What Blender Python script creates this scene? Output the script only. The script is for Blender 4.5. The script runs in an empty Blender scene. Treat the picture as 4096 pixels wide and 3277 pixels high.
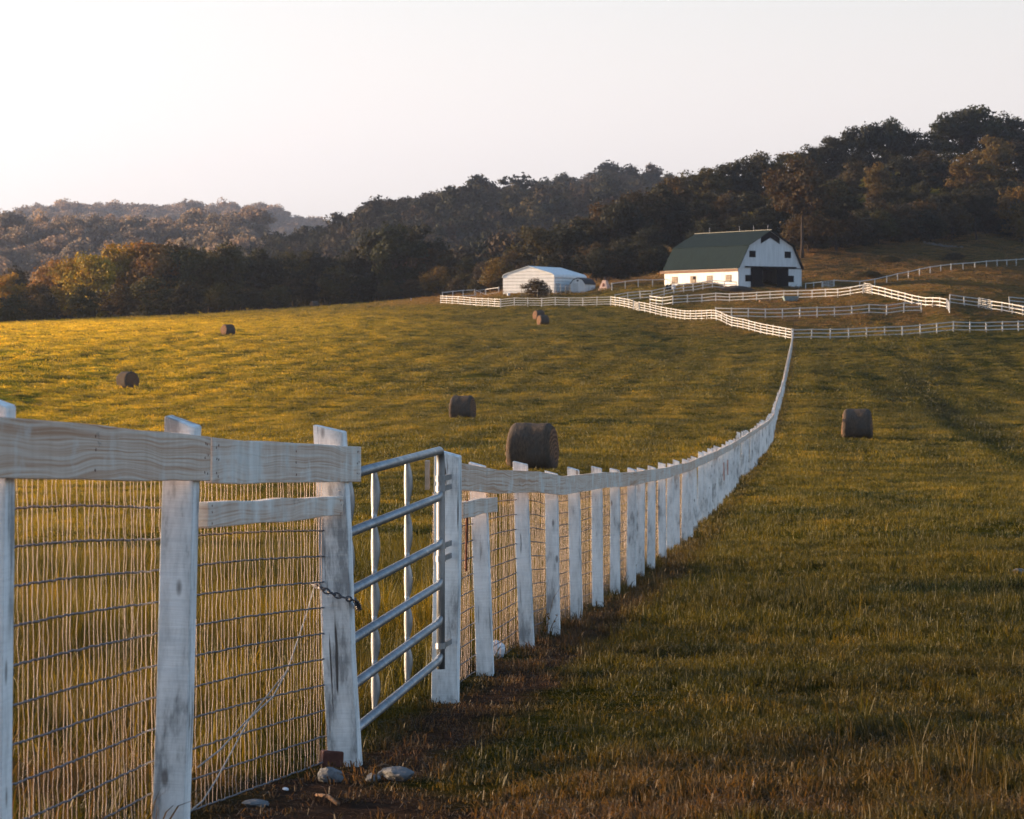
import bpy, bmesh, math, random
import numpy as np
from mathutils import Vector, Matrix

random.seed(7)
RNG = np.random.default_rng(11)
SC = bpy.context.scene
COL = SC.collection
R = math.radians

# ------------------------------------------------------------------ camera
FPX = 12000.0            # focal length in pixels of a 4096 wide frame
PITCH = math.atan(234.5 / FPX)
cd = bpy.data.cameras.new("camera")
cd.sensor_width = 36.0
cd.lens = FPX / 4096 * 36
cd.clip_start = 0.2
cd.clip_end = 20000
cd.dof.use_dof = True
cd.dof.focus_distance = 19.0
cd.dof.aperture_fstop = 15.0
cam = bpy.data.objects.new("camera", cd)
COL.objects.link(cam)
cam.location = (0, 0, 0)
cam.rotation_euler = (math.pi / 2 - PITCH, 0, 0)
SC.camera = cam

# ------------------------------------------------------------------ sky and sun
SUN_EL = R(7.5)
SUN_AZ = R(74)           # to the left of the viewing direction
SUN_DIR = Vector((-math.sin(SUN_AZ) * math.cos(SUN_EL), math.cos(SUN_AZ) * math.cos(SUN_EL), math.sin(SUN_EL)))
W = bpy.data.worlds.new("World")
SC.world = W
W.use_nodes = True
wn = W.node_tree.nodes
wl = W.node_tree.links
sky = wn.new("ShaderNodeTexSky")
sky.sky_type = 'NISHITA'
sky.sun_disc = False
sky.sun_elevation = SUN_EL
sky.sun_rotation = -SUN_AZ
sky.altitude = 200
sky.air_density = 1.0
sky.dust_density = 1.6
sky.ozone_density = 2.0
bg = wn["Background"]
bg.inputs["Strength"].default_value = 0.15
bw = wn.new("ShaderNodeRGBToBW")
wl.new(sky.outputs[0], bw.inputs[0])
tcw = wn.new("ShaderNodeTexCoord")
sxw = wn.new("ShaderNodeSeparateXYZ")
wl.new(tcw.outputs["Generated"], sxw.inputs[0])
mrw = wn.new("ShaderNodeMapRange")          # 1 at the horizon, 0 from about 17 degrees up
mrw.inputs["From Min"].default_value = 0.30
mrw.inputs["From Max"].default_value = 0.06
mrw.interpolation_type = 'SMOOTHSTEP'
wl.new(sxw.outputs[2], mrw.inputs["Value"])
whw = wn.new("ShaderNodeMix"); whw.data_type = 'RGBA'; whw.blend_type = 'MULTIPLY'
whw.inputs[0].default_value = 1.0
wl.new(bw.outputs[0], whw.inputs[6])
whw.inputs[7].default_value = (1.07, 0.985, 0.955, 1)
mxw = wn.new("ShaderNodeMix"); mxw.data_type = 'RGBA'
fcw = wn.new("ShaderNodeMath"); fcw.operation = 'MULTIPLY'; fcw.inputs[1].default_value = 0.97
wl.new(mrw.outputs[0], fcw.inputs[0]); wl.new(fcw.outputs[0], mxw.inputs[0])
wl.new(sky.outputs[0], mxw.inputs[6]); wl.new(whw.outputs[2], mxw.inputs[7])
wl.new(mxw.outputs[2], bg.inputs["Color"])
ld = bpy.data.lights.new("sun", 'SUN')
ld.energy = 5.0
ld.angle = R(0.6)
ld.color = (1.0, 0.66, 0.36)
sun = bpy.data.objects.new("sun", ld)
COL.objects.link(sun)
sun.rotation_euler = (-SUN_DIR).to_track_quat('-Z', 'Y').to_euler()
SC.view_settings.view_transform = 'Standard'
SC.view_settings.look = 'None'
SC.view_settings.exposure = 1.5
SC.view_settings.gamma = 1.0
cy = SC.cycles
cy.max_bounces = 6
cy.diffuse_bounces = 3
cy.glossy_bounces = 2
cy.transmission_bounces = 4
cy.transparent_max_bounces = 8
cy.volume_bounces = 1

# ------------------------------------------------------------------ pixels and points
ST, CT = math.sin(PITCH), math.cos(PITCH)
def ray(u, v):
    a = (u - 2048) / FPX
    b = (v - 1638.5) / FPX
    return Vector((a, CT - b * ST, -ST - b * CT))
def pt(u, v, y):                       # the point seen at pixel u, v at distance y
    d = ray(u, v)
    return d * (y / d.y)
def xat(u, y, v=1404):
    return pt(u, v, y).x

# ------------------------------------------------------------------ terrain
def lattice(n, m, seed):
    return np.random.default_rng(seed).random((n, m)) * 2 - 1
LAT = [lattice(256, 256, s) for s in range(6)]
def vnoise(x, y, k=0):
    x = np.asarray(x, float); y = np.asarray(y, float)
    g = LAT[k]
    xi = np.floor(x).astype(int); yi = np.floor(y).astype(int)
    fx = x - xi; fy = y - yi
    fx = fx * fx * (3 - 2 * fx); fy = fy * fy * (3 - 2 * fy)
    a = g[xi % 256, yi % 256]; b = g[(xi + 1) % 256, yi % 256]
    c = g[xi % 256, (yi + 1) % 256]; d = g[(xi + 1) % 256, (yi + 1) % 256]
    return (a * (1 - fx) + b * fx) * (1 - fy) + (c * (1 - fx) + d * fx) * fy
def sstep(a, b, t):
    t = np.clip((np.asarray(t, float) - a) / (b - a), 0, 1)
    return t * t * (3 - 2 * t)

FENCE_B, FENCE_S = 2.031, 0.099
def fence_x(y):
    return FENCE_S * y - FENCE_B + 0.35 * np.exp(-((np.asarray(y, float) - 130) / 35) ** 2)

PROFILE = [(4, -1.3), (7.5, -1.46), (9.9, -1.6), (12.6, -1.76), (16.8, -1.975), (18.97, -2.047), (21.67, -2.16),
           (23.98, -2.29), (28.9, -2.46), (34, -2.66), (41.3, -2.89), (49, -3.1), (60, -3.33), (80, -3.68),
           (110, -3.99), (154, -4.25), (190, -4.2), (232, -3.6), (283, -2.1), (325, -0.8), (370, 1.35)]
CTRL = []
for (py, pz) in PROFILE:
    fx = float(fence_x(py))
    CTRL.append((fx, py, pz))
    if py < 200:
        for k in (-0.9, -0.45, 0.45, 0.9):
            CTRL.append((fx + k * (22 + 0.17 * py), py, pz))
UVY = [(510, 1551, 240), (912, 1336, 355), (1258, 1233, 560), (1850, 1683, 170), (3425, 1759, 151), (2195, 1293, 405),
       (2443, 1225, 450), (2003, 1234, 458), (1763, 1217, 480), (2556, 1246, 437), (2667, 1270, 425), (2809, 1282, 408),
       (2917, 1309, 395), (3042, 1336, 382), (3400, 1355, 371), (3700, 1337, 373), (4096, 1325, 378),
       (2880, 1266, 404), (3140, 1274, 402), (3400, 1266, 402), (3685, 1261, 402),
       (2661, 1226, 440), (2786, 1217, 439), (2909, 1211, 437), (3157, 1196, 432), (3280, 1191, 430), (3452, 1172, 425),
       (2548, 1198, 453), (2650, 1184, 452), (2750, 1168, 455), (2945, 1158, 460), (3220, 1158, 468), (2665, 1152, 474),
       (3605, 1204, 413), (3787, 1234, 398), (3966, 1243, 402), (4096, 1265, 396),
       (3291, 1156, 458), (3435, 1156, 465), (3513, 1143, 472), (3628, 1115, 487), (3803, 1083, 510), (3974, 1068, 530), (4096, 1060, 548),
       (2448, 1161, 474), (2547, 1148, 476), (1846, 1190, 505), (1983, 1180, 505), (2000, 1180, 486), (2350, 1165, 485),
       (0, 1297, 440), (500, 1276, 490), (1000, 1251, 550), (1400, 1222, 570), (1700, 1199, 520),
       (0, 1318, 560), (600, 1295, 620), (1200, 1245, 640), (1750, 1200, 600),
       (3230, 1024, 525), (3500, 1000, 545), (3800, 975, 580), (4096, 950, 610), (2500, 1118, 530), (2250, 1150, 530),
       (3850, 730, 690), (3300, 790, 680), (2900, 930, 640), (2660, 985, 620), (2400, 1070, 600), (4096, 735, 720),
       (2000, 1180, 620), (2300, 1120, 660), (1200, 1250, 780), (200, 1330, 780), (2200, 1130, 790), (3000, 800, 790), (3900, 690, 800)]
UVY += [(3550, 1347, 372), (3900, 1331, 375.5), (4250, 1320, 381), (2960, 1269, 403.5), (3270, 1270, 402), (3540, 1264, 402), (3034, 1203, 434.5), (3534, 1185, 419),
        (3681, 1215, 406.7), (3737, 1226, 402), (1850, 1222, 472), (1930, 1228, 465), (2150, 1232, 455), (2300, 1229, 452.6), (2610, 1257, 431), (2850, 1152, 458),
        (3350, 1357, 371), (4037, 1252, 399), (2700, 1174, 453), (2640, 1228, 441), (2080, 1184, 477), (2210, 1180, 477), (2500, 1297, 405), (2350, 1363, 355)]
for (u, v, y) in UVY:
    p = pt(u, v, y); CTRL.append((p.x, p.y, p.z))
for (x, y, z) in [(-200, 300, -1), (-200, 450, 2), (-250, 600, 2), (-250, 780, 0), (120, 300, -1.5), (150, 420, 8), (220, 600, 32), (250, 780, 52)]:
    CTRL.append((x, y, z))
CTRL = np.array(CTRL)
def warp(x, y):
    y = np.clip(np.asarray(y, float), 3.5, 800)
    a = np.asarray(x, float) / (30 + 0.17 * y)
    a = np.tanh(a / 2.2) * 2.2
    return a * 6.0, np.log(y + 15) * 3.0
def tps_k(r2):
    return r2 * np.log(r2 + 1e-12)
_cx, _cy = warp(CTRL[:, 0], CTRL[:, 1])
_n = len(_cx)
_K = tps_k((_cx[:, None] - _cx) ** 2 + (_cy[:, None] - _cy) ** 2) + 0.008 * np.eye(_n)
_P = np.stack([np.ones(_n), _cx, _cy], 1)
_A = np.block([[_K, _P], [_P.T, np.zeros((3, 3))]])
_WT = np.linalg.lstsq(_A, np.concatenate([CTRL[:, 2], np.zeros(3)]), rcond=None)[0]
def interp(x, pts):
    return np.interp(x, [p[0] for p in pts], [p[1] for p in pts])
def ridge(u_v, y0, tree):
    return [((u - 2048) / FPX * y0, (1404 - v) / FPX * y0 - tree) for (u, v) in u_v]
HILLS = [
    (ridge([(-1500, 1150), (-700, 960), (-300, 895), (0, 862), (200, 822), (400, 800), (600, 803), (800, 806), (1000, 818), (1200, 850), (1330, 888),
            (1450, 960), (1650, 1060), (1900, 1200)], 3500, 27.0), 3500, 1000),
    (ridge([(700, 1180), (900, 1060), (1100, 990), (1250, 945), (1340, 905), (1400, 872), (1560, 800), (1700, 775), (1880, 755), (2100, 748), (2300, 752),
            (2600, 770), (3000, 780), (3600, 900)], 1250, 12.5), 1250, 430),
    (ridge([(1900, 900), (2100, 790), (2170, 735), (2300, 702), (2420, 684), (2600, 688), (2700, 708), (2900, 760), (3300, 850), (3800, 1000)], 1560, 13.5), 1560, 420),
]
def H(x, y, rough=True):
    x = np.atleast_1d(np.asarray(x, float)); y = np.atleast_1d(np.asarray(y, float))
    out = np.empty(x.shape)
    flat_x, flat_y = x.ravel(), y.ravel()
    res = np.empty(flat_x.shape)
    for s in range(0, len(flat_x), 60000):
        a, b = warp(flat_x[s:s + 60000], flat_y[s:s + 60000])
        k = tps_k((a[:, None] - _cx) ** 2 + (b[:, None] - _cy) ** 2)
        res[s:s + 60000] = k @ _WT[:_n] + _WT[_n] + _WT[_n + 1] * a + _WT[_n + 2] * b
    z = res.reshape(x.shape)
    if rough:
        f = sstep(14, 90, y)
        lean = np.exp(-((x - fence_x(y)) / 2.0) ** 2)
        calm = 1 - 0.75 * sstep(330, 380, y)
        z = z + calm * (0.10 * f * vnoise(x / 11 + 31, y / 14 + 5, 0) + 0.05 * (0.3 + 0.7 * f) * vnoise(x / 3.1, y / 3.7, 1)
                 + 0.03 * vnoise(x / 0.9, y / 1.0, 2) * (1 - 0.6 * lean))
    z = z * (1 - sstep(800, 1100, y)) + 5.0 * sstep(800, 1100, y)
    for (rp, y0, half) in HILLS:
        t = np.clip(np.abs(y - y0) / half, 0, 1)
        bump = 0.5 + 0.5 * np.cos(math.pi * t)
        hz = interp(x, rp) * bump + 10 * vnoise(x / 90 + y0, y / 110, 3) * bump * (1 - bump) * 2.5
        z = np.where(t < 1, np.maximum(z, hz), z)
    return z
def h(x, y):
    return float(H(x, y)[0])
def gp(u, y):                           # the ground point in column u at distance y
    x = xat(u, y, 1300)
    return Vector((x, y, h(x, y)))

def on_ground_y(u, v):                                   # distance at which the ground is seen at pixel u, v
    lo = 5.0
    last = None
    for y in np.concatenate([np.arange(5, 40, 0.05), np.arange(40, 700, 1.0)]):
        p = pt(u, v, float(y))
        if p.z <= h(p.x, p.y):
            return float(y)
    return 700.0
TRACK = []                                # the dark curved swath in the right-hand field
for (u_, v_) in [(3560, 1366), (3606, 1385), (3715, 1440), (3701, 1516), (3625, 1573), (3720, 1630), (3834, 1687), (3948, 1734), (4096, 1782), (4300, 1850)]:
    y_ = on_ground_y(u_, v_); TRACK.append((y_, xat(u_, y_, v_)))
TRACK.sort()
def track_x(y):
    return np.interp(y, [p[0] for p in TRACK], [p[1] for p in TRACK])

# ------------------------------------------------------------------ node helpers
def new_mat(name):
    m = bpy.data.materials.new(name)
    m.use_nodes = True
    nt = m.node_tree
    return m, nt, nt.nodes["Principled BSDF"]
def nd(nt, t, **kw):
    n = nt.nodes.new(t)
    for k, v in kw.items():
        if k.startswith('i_'):
            n.inputs[k[2:].replace('_', ' ')].default_value = v
        else:
            setattr(n, k, v)
    return n
def lk(nt, a, b):
    nt.links.new(a, b)
def ramp(nt, fac, stops, interp_='LINEAR'):
    r = nt.nodes.new("ShaderNodeValToRGB")
    r.color_ramp.interpolation = interp_
    el = r.color_ramp.elements
    while len(el) < len(stops):
        el.new(0.5)
    for e, (p, c) in zip(el, stops):
        e.position = p
        e.color = (c[0], c[1], c[2], 1) if len(c) == 3 else c
    lk(nt, fac, r.inputs[0])
    return r.outputs[0]
def mapping(nt, vec, scale=(1, 1, 1), loc=(0, 0, 0)):
    m = nd(nt, "ShaderNodeMapping")
    m.inputs["Scale"].default_value = scale
    m.inputs["Location"].default_value = loc
    lk(nt, vec, m.inputs["Vector"])
    return m.outputs[0]
def noise(nt, vec, scale, detail=3, rough=0.55, dist=0.0):
    n = nd(nt, "ShaderNodeTexNoise")
    n.inputs["Scale"].default_value = scale
    n.inputs["Detail"].default_value = detail
    n.inputs["Roughness"].default_value = rough
    n.inputs["Distortion"].default_value = dist
    lk(nt, vec, n.inputs["Vector"])
    return n.outputs[0]
def mix(nt, fac, a, b, mode='MIX'):
    m = nd(nt, "ShaderNodeMix", data_type='RGBA', blend_type=mode)
    for s, val in ((0, fac), (6, a), (7, b)):
        if hasattr(val, 'is_linked'):
            lk(nt, val, m.inputs[s])
        else:
            m.inputs[s].default_value = val if s == 0 or len(val) == 4 else (*val, 1)
    return m.outputs[2]
def math_(nt, op, a, b=0.0, c=0.0):
    m = nd(nt, "ShaderNodeMath", operation=op)
    for i, val in enumerate((a, b, c)):
        if hasattr(val, 'is_linked'):
            lk(nt, val, m.inputs[i])
        else:
            m.inputs[i].default_value = val
    return m.outputs[0]
def bump(nt, bsdf, hgt, strength=0.4, dist=0.02):
    b = nd(nt, "ShaderNodeBump")
    b.inputs["Strength"].default_value = strength
    b.inputs["Distance"].default_value = dist
    lk(nt, hgt, b.inputs["Height"])
    lk(nt, b.outputs[0], bsdf.inputs["Normal"])
def obj_co(nt):
    return nd(nt, "ShaderNodeTexCoord").outputs["Object"]
def pos_co(nt):
    return nd(nt, "ShaderNodeNewGeometry").outputs["Position"]
def rnd_obj(nt):
    return nd(nt, "ShaderNodeObjectInfo").outputs["Random"]
def rough_of(b, r, spec=0.3):
    b.inputs["Roughness"].default_value = r
    b.inputs["Specular IOR Level"].default_value = spec

# ------------------------------------------------------------------ materials
M = {}
def field_colour(nt, pos, straw):
    """The colour of the sward at a place: green, olive and dry patches, brown mulch by the fence, some sun and shade painted in."""
    sep = nd(nt, "ShaderNodeSeparateXYZ")
    lk(nt, pos, sep.inputs[0])
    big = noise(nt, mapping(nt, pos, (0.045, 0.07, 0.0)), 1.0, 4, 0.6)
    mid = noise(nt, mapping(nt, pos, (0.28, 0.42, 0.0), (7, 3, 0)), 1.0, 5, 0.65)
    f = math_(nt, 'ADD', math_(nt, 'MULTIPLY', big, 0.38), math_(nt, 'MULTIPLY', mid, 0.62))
    gold_y = ramp(nt, math_(nt, 'DIVIDE', sep.outputs[1], 1000.0), [(0.40, (1, 1, 1)), (0.47, (0.25, 0.25, 0.25))])  # gold dims toward the hedgerow, standing in for its shade
    gold = ramp(nt, math_(nt, 'MULTIPLY_ADD', sep.outputs[0], -0.01, 0.0), [(0.03, (0, 0, 0)), (0.22, (0.45, 0.45, 0.45)), (0.5, (1, 1, 1))])  # gold grows leftward: sun glow put into the colour, over dry stubble
    c = ramp(nt, f, [(0.40, straw[0]), (0.475, straw[1]), (0.545, straw[2]), (0.64, straw[3])])  # darkest stop paints soft shade bands in with the greener patches
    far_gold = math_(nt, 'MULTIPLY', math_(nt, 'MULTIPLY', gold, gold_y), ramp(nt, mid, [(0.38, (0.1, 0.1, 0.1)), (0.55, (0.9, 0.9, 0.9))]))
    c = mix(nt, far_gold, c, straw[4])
    line = math_(nt, 'SUBTRACT', math_(nt, 'MULTIPLY', sep.outputs[1], FENCE_S), FENCE_B)
    d = d0 = math_(nt, 'SUBTRACT', sep.outputs[0], line)
    wob = math_(nt, 'MULTIPLY', math_(nt, 'SUBTRACT', noise(nt, mapping(nt, pos, (0.8, 0.8, 0)), 1.0, 3), 0.5), 1.1)
    d = math_(nt, 'ABSOLUTE', math_(nt, 'SUBTRACT', math_(nt, 'ADD', d, wob), 0.22))
    near_fence = math_(nt, 'MULTIPLY', ramp(nt, d, [(0.10, (1, 1, 1)), (0.40, (0, 0, 0))]), ramp(nt, math_(nt, 'DIVIDE', sep.outputs[1], 100.0), [(0.22, (1, 1, 1)), (0.55, (0.3, 0.3, 0.3))]))
    red = noise(nt, mapping(nt, pos, (0.5, 0.33, 0), (3, 17, 0)), 1.0, 3, 0.6)
    close = ramp(nt, math_(nt, 'DIVIDE', sep.outputs[1], 100.0), [(0.09, (1, 1, 1)), (0.15, (0.25, 0.25, 0.25)), (0.25, (0.1, 0.1, 0.1)), (0.5, (0, 0, 0))])
    redmask = math_(nt, 'MULTIPLY', ramp(nt, red, [(0.42, (0, 0, 0)), (0.58, (1, 1, 1))]), close)
    # the yard round the barn and inside the paddocks is drier
    yard = ramp(nt, math_(nt, 'DIVIDE', sep.outputs[1], 1000.0), [(0.372, (0, 0, 0)), (0.392, (1, 1, 1)), (0.52, (1, 1, 1)), (0.56, (0, 0, 0))])
    yx = ramp(nt, math_(nt, 'DIVIDE', sep.outputs[0], 100.0), [(0.15, (0, 0, 0)), (0.36, (1, 1, 1))])
    ymask = math_(nt, 'MULTIPLY', math_(nt, 'MULTIPLY', yard, yx), ramp(nt, mid, [(0.36, (0, 0, 0)), (0.6, (1, 1, 1))]))
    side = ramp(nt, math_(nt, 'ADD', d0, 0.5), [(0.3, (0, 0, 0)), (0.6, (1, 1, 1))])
    near_shade = mix(nt, side, mix(nt, 1.0, c, (0.82, 0.82, 0.62), 'MULTIPLY'), mix(nt, 1.0, c, (0.47, 0.51, 0.40), 'MULTIPLY'))  # near grass darkened as painted shade, deepest right of the fence
    c = mix(nt, ramp(nt, math_(nt, 'DIVIDE', sep.outputs[1], 100.0), [(0.15, (1, 1, 1)), (0.8, (0, 0, 0))]), c, near_shade)
    # swaths left by the mower, alongside the fence
    sw = math_(nt, 'SINE', math_(nt, 'MULTIPLY_ADD', noise(nt, mapping(nt, pos, (0.10, 0.035, 0)), 1.0, 4, 0.65), 11.0, math_(nt, 'MULTIPLY', d0, 1.5)))
    swf = ramp(nt, math_(nt, 'MULTIPLY_ADD', sw, 0.5, 0.5), [(0.2, (0.70, 0.74, 0.72)), (0.75, (1.12, 1.09, 1.05))])
    swm = ramp(nt, math_(nt, 'DIVIDE', sep.outputs[1], 400.0), [(0.12, (0, 0, 0)), (0.3, (1, 1, 1)), (0.85, (1, 1, 1)), (0.92, (0, 0, 0))])
    c = mix(nt, swm, c, mix(nt, 1.0, c, swf, 'MULTIPLY'))
    # the dark curved swath on the right
    fc = nd(nt, "ShaderNodeFloatCurve")
    cu = fc.mapping.curves[0]
    y0_, y1_ = TRACK[0][0], TRACK[-1][0]
    for k, (ty, tx) in enumerate(TRACK):
        px_, py_ = (ty - y0_) / (y1_ - y0_), (tx + 100) / 200
        if k == 0: cu.points[0].location = (px_, py_)
        elif k == len(TRACK) - 1: cu.points[-1].location = (px_, py_)
        else: cu.points.new(px_, py_)
    fc.mapping.update()
    lk(nt, math_(nt, 'DIVIDE', math_(nt, 'SUBTRACT', sep.outputs[1], y0_), y1_ - y0_), fc.inputs["Value"])
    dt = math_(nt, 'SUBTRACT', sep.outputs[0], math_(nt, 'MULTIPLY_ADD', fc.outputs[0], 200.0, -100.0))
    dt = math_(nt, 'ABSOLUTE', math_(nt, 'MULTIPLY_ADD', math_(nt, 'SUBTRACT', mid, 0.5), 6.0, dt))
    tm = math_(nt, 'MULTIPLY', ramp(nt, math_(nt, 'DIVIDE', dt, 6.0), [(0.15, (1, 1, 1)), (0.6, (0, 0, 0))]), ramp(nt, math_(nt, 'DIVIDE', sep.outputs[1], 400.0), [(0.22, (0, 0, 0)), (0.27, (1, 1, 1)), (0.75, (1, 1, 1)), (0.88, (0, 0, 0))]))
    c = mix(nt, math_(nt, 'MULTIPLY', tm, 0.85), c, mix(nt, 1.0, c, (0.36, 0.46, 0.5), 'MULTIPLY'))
    dy = ramp(nt, math_(nt, 'DIVIDE', sep.outputs[1], 1000.0), [(0.466, (0, 0, 0)), (0.492, (1, 1, 1)), (0.59, (1, 1, 1)), (0.64, (0, 0, 0))])
    dx = ramp(nt, math_(nt, 'MULTIPLY_ADD', sep.outputs[0], 0.005, 0.5), [(0.35, (0, 0, 0)), (0.43, (1, 1, 1))])
    ymask = math_(nt, 'MAXIMUM', ymask, math_(nt, 'MULTIPLY', math_(nt, 'MULTIPLY', dy, dx), ramp(nt, mid, [(0.38, (0.35, 0.35, 0.35)), (0.56, (1, 1, 1))])))
    return c, near_fence, redmask, ymask

def build_ground_mat():
    m, nt, b = new_mat("pasture")
    pos = pos_co(nt)
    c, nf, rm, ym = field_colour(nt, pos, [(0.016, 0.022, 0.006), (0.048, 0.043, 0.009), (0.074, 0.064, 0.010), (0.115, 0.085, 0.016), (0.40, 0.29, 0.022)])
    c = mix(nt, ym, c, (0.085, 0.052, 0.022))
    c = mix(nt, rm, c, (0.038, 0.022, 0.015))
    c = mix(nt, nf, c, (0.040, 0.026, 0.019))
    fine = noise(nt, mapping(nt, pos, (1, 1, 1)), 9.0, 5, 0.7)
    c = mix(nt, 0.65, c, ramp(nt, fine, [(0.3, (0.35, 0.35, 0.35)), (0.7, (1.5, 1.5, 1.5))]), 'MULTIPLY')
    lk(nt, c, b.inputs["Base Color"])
    rough_of(b, 1.0, 0.0)
    bump(nt, b, noise(nt, pos, 5.0, 6, 0.7), 0.9, 0.12)
    M['ground'] = m
build_ground_mat()

def build_grass_mat():
    m, nt, b = new_mat("grass_blades")
    pos = pos_co(nt)
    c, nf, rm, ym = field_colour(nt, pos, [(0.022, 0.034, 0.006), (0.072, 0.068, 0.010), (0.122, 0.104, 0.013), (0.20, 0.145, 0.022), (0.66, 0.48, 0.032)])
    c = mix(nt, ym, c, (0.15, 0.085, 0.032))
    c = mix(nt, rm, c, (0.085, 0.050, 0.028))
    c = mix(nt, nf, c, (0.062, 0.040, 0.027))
    rnd = rnd_obj(nt)
    c = mix(nt, 1.0, c, ramp(nt, rnd, [(0.0, (0.6, 0.65, 0.6)), (0.5, (1, 1, 1)), (0.93, (1.1, 1.0, 0.9)), (1.0, (1.5, 1.3, 1.1))]), 'MULTIPLY')
    lk(nt, c, b.inputs["Base Color"])
    rough_of(b, 0.55, 0.25)
    tr = nd(nt, "ShaderNodeBsdfTranslucent")
    lk(nt, mix(nt, 1.0, c, (1.5, 1.25, 0.5), 'MULTIPLY'), tr.inputs[0])
    mx = nd(nt, "ShaderNodeMixShader")
    mx.inputs[0].default_value = 0.42
    lk(nt, b.outputs[0], mx.inputs[1]); lk(nt, tr.outputs[0], mx.inputs[2])
    lk(nt, mx.outputs[0], nt.nodes["Material Output"].inputs[0])
    M['grass'] = m
build_grass_mat()

def build_leaf_mat():
    m, nt, b = new_mat("foliage")
    oi = nd(nt, "ShaderNodeObjectInfo")
    n = noise(nt, obj_co(nt), 6.0, 3, 0.6)
    c = mix(nt, 1.0, oi.outputs["Color"], ramp(nt, n, [(0.3, (0.55, 0.6, 0.6)), (0.5, (1, 1, 1)), (0.72, (1.6, 1.35, 1.0))]), 'MULTIPLY')
    lk(nt, c, b.inputs["Base Color"])
    rough_of(b, 0.7, 0.15)
    tr = nd(nt, "ShaderNodeBsdfTranslucent")
    lk(nt, mix(nt, 1.0, c, (1.4, 1.1, 0.5), 'MULTIPLY'), tr.inputs[0])
    mx = nd(nt, "ShaderNodeMixShader")
    mx.inputs[0].default_value = 0.3
    lk(nt, b.outputs[0], mx.inputs[1]); lk(nt, tr.outputs[0], mx.inputs[2])
    lk(nt, mx.outputs[0], nt.nodes["Material Output"].inputs[0])
    M['leaf'] = m
build_leaf_mat()

def build_forest_mat():
    m, nt, b = new_mat("far_forest_leaves")
    rnd = rnd_obj(nt)
    c = ramp(nt, rnd, [(0.0, (0.014, 0.018, 0.010)), (0.4, (0.024, 0.026, 0.013)), (0.65, (0.032, 0.028, 0.016)), (0.85, (0.048, 0.034, 0.022)), (0.95, (0.065, 0.052, 0.022)), (1.0, (0.07, 0.038, 0.028))])
    n = noise(nt, obj_co(nt), 5.0, 2, 0.6)
    c = mix(nt, 1.0, c, ramp(nt, n, [(0.3, (0.6, 0.6, 0.6)), (0.7, (1.4, 1.3, 1.1))]), 'MULTIPLY')
    lk(nt, c, b.inputs["Base Color"])
    rough_of(b, 0.8, 0.1)
    M['forest'] = m
build_forest_mat()

def ridge_copy():  # paler copy of the forest leaves, haze and sun glow painted in
    m = M['forest'].copy(); m.name = 'hazed_ridge_leaves'
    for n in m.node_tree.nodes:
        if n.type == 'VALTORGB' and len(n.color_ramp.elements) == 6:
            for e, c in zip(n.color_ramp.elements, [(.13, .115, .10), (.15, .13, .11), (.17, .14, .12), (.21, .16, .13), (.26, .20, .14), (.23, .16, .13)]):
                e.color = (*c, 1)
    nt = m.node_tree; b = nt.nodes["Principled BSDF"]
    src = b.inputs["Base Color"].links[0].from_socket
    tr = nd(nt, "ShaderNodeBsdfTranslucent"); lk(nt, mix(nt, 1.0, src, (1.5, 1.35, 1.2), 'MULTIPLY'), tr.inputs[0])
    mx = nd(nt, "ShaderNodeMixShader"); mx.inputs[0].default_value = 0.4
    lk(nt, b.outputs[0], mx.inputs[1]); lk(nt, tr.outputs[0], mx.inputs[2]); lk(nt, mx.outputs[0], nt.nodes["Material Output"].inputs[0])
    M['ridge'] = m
ridge_copy()

def simple(name, col, rough=0.6, var=0.25, scale=4.0, metal=0.0, spec=0.3, stretch=(1, 1, 1), bmp=0.0):
    m, nt, b = new_mat(name)
    co = mapping(nt, obj_co(nt), stretch)
    n = noise(nt, co, scale, 5, 0.65)
    lo = tuple(x * (1 - var) for x in col); hi = tuple(min(1, x * (1 + var)) for x in col)
    lk(nt, ramp(nt, n, [(0.3, lo), (0.7, hi)]), b.inputs["Base Color"])
    rough_of(b, rough, spec)
    b.inputs["Metallic"].default_value = metal
    if bmp:
        bump(nt, b, n, bmp, 0.02)
    return m
M['bark'] = simple("bark", (0.032, 0.022, 0.017), 0.9, 0.4, 8, bmp=0.5)
M['soil'] = simple("soil", (0.04, 0.028, 0.02), 1.0, 0.4, 6, bmp=0.6)
M['stone'] = simple("field_stone", (0.115, 0.12, 0.13), 0.85, 0.35, 9, bmp=0.5)
M['brick'] = simple("red_brick", (0.10, 0.040, 0.030), 0.9, 0.35, 14, bmp=0.4)
M['rust'] = simple("rusty_iron", (0.12, 0.038, 0.022), 0.8, 0.5, 30, bmp=0.3)
M['stick'] = simple("dead_stick", (0.16, 0.09, 0.05), 0.9, 0.4, 20)
M['black'] = simple("black_paint", (0.006, 0.007, 0.009), 0.8, 0.2, 3, spec=0.05)
M['dark_machine'] = simple("dark_machine", (0.03, 0.035, 0.035), 0.5, 0.3, 4)
M['far_white'] = simple("weathered_white_boards", (0.47, 0.47, 0.47), 0.7, 0.14, 2.2, stretch=(1, 1, 3))
M['raw_board'] = simple("bare_tan_board", (0.42, 0.26, 0.17), 0.8, 0.25, 3)
M['plastic'] = simple("pale_plastic", (0.6, 0.62, 0.66), 0.5, 0.1, 5)
M['trough'] = simple("blue_grey_trough", (0.16, 0.22, 0.24), 0.5, 0.2, 3)
M['pink_wood'] = simple("pale_pink_wood", (0.45, 0.31, 0.26), 0.8, 0.2, 3)
M['dark_roof'] = simple("dark_shingle_roof", (0.025, 0.025, 0.03), 0.85, 0.3, 6)
M['cord'] = simple("pale_grey_cord", (0.22, 0.22, 0.22), 0.7, 0.2, 20)
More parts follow.
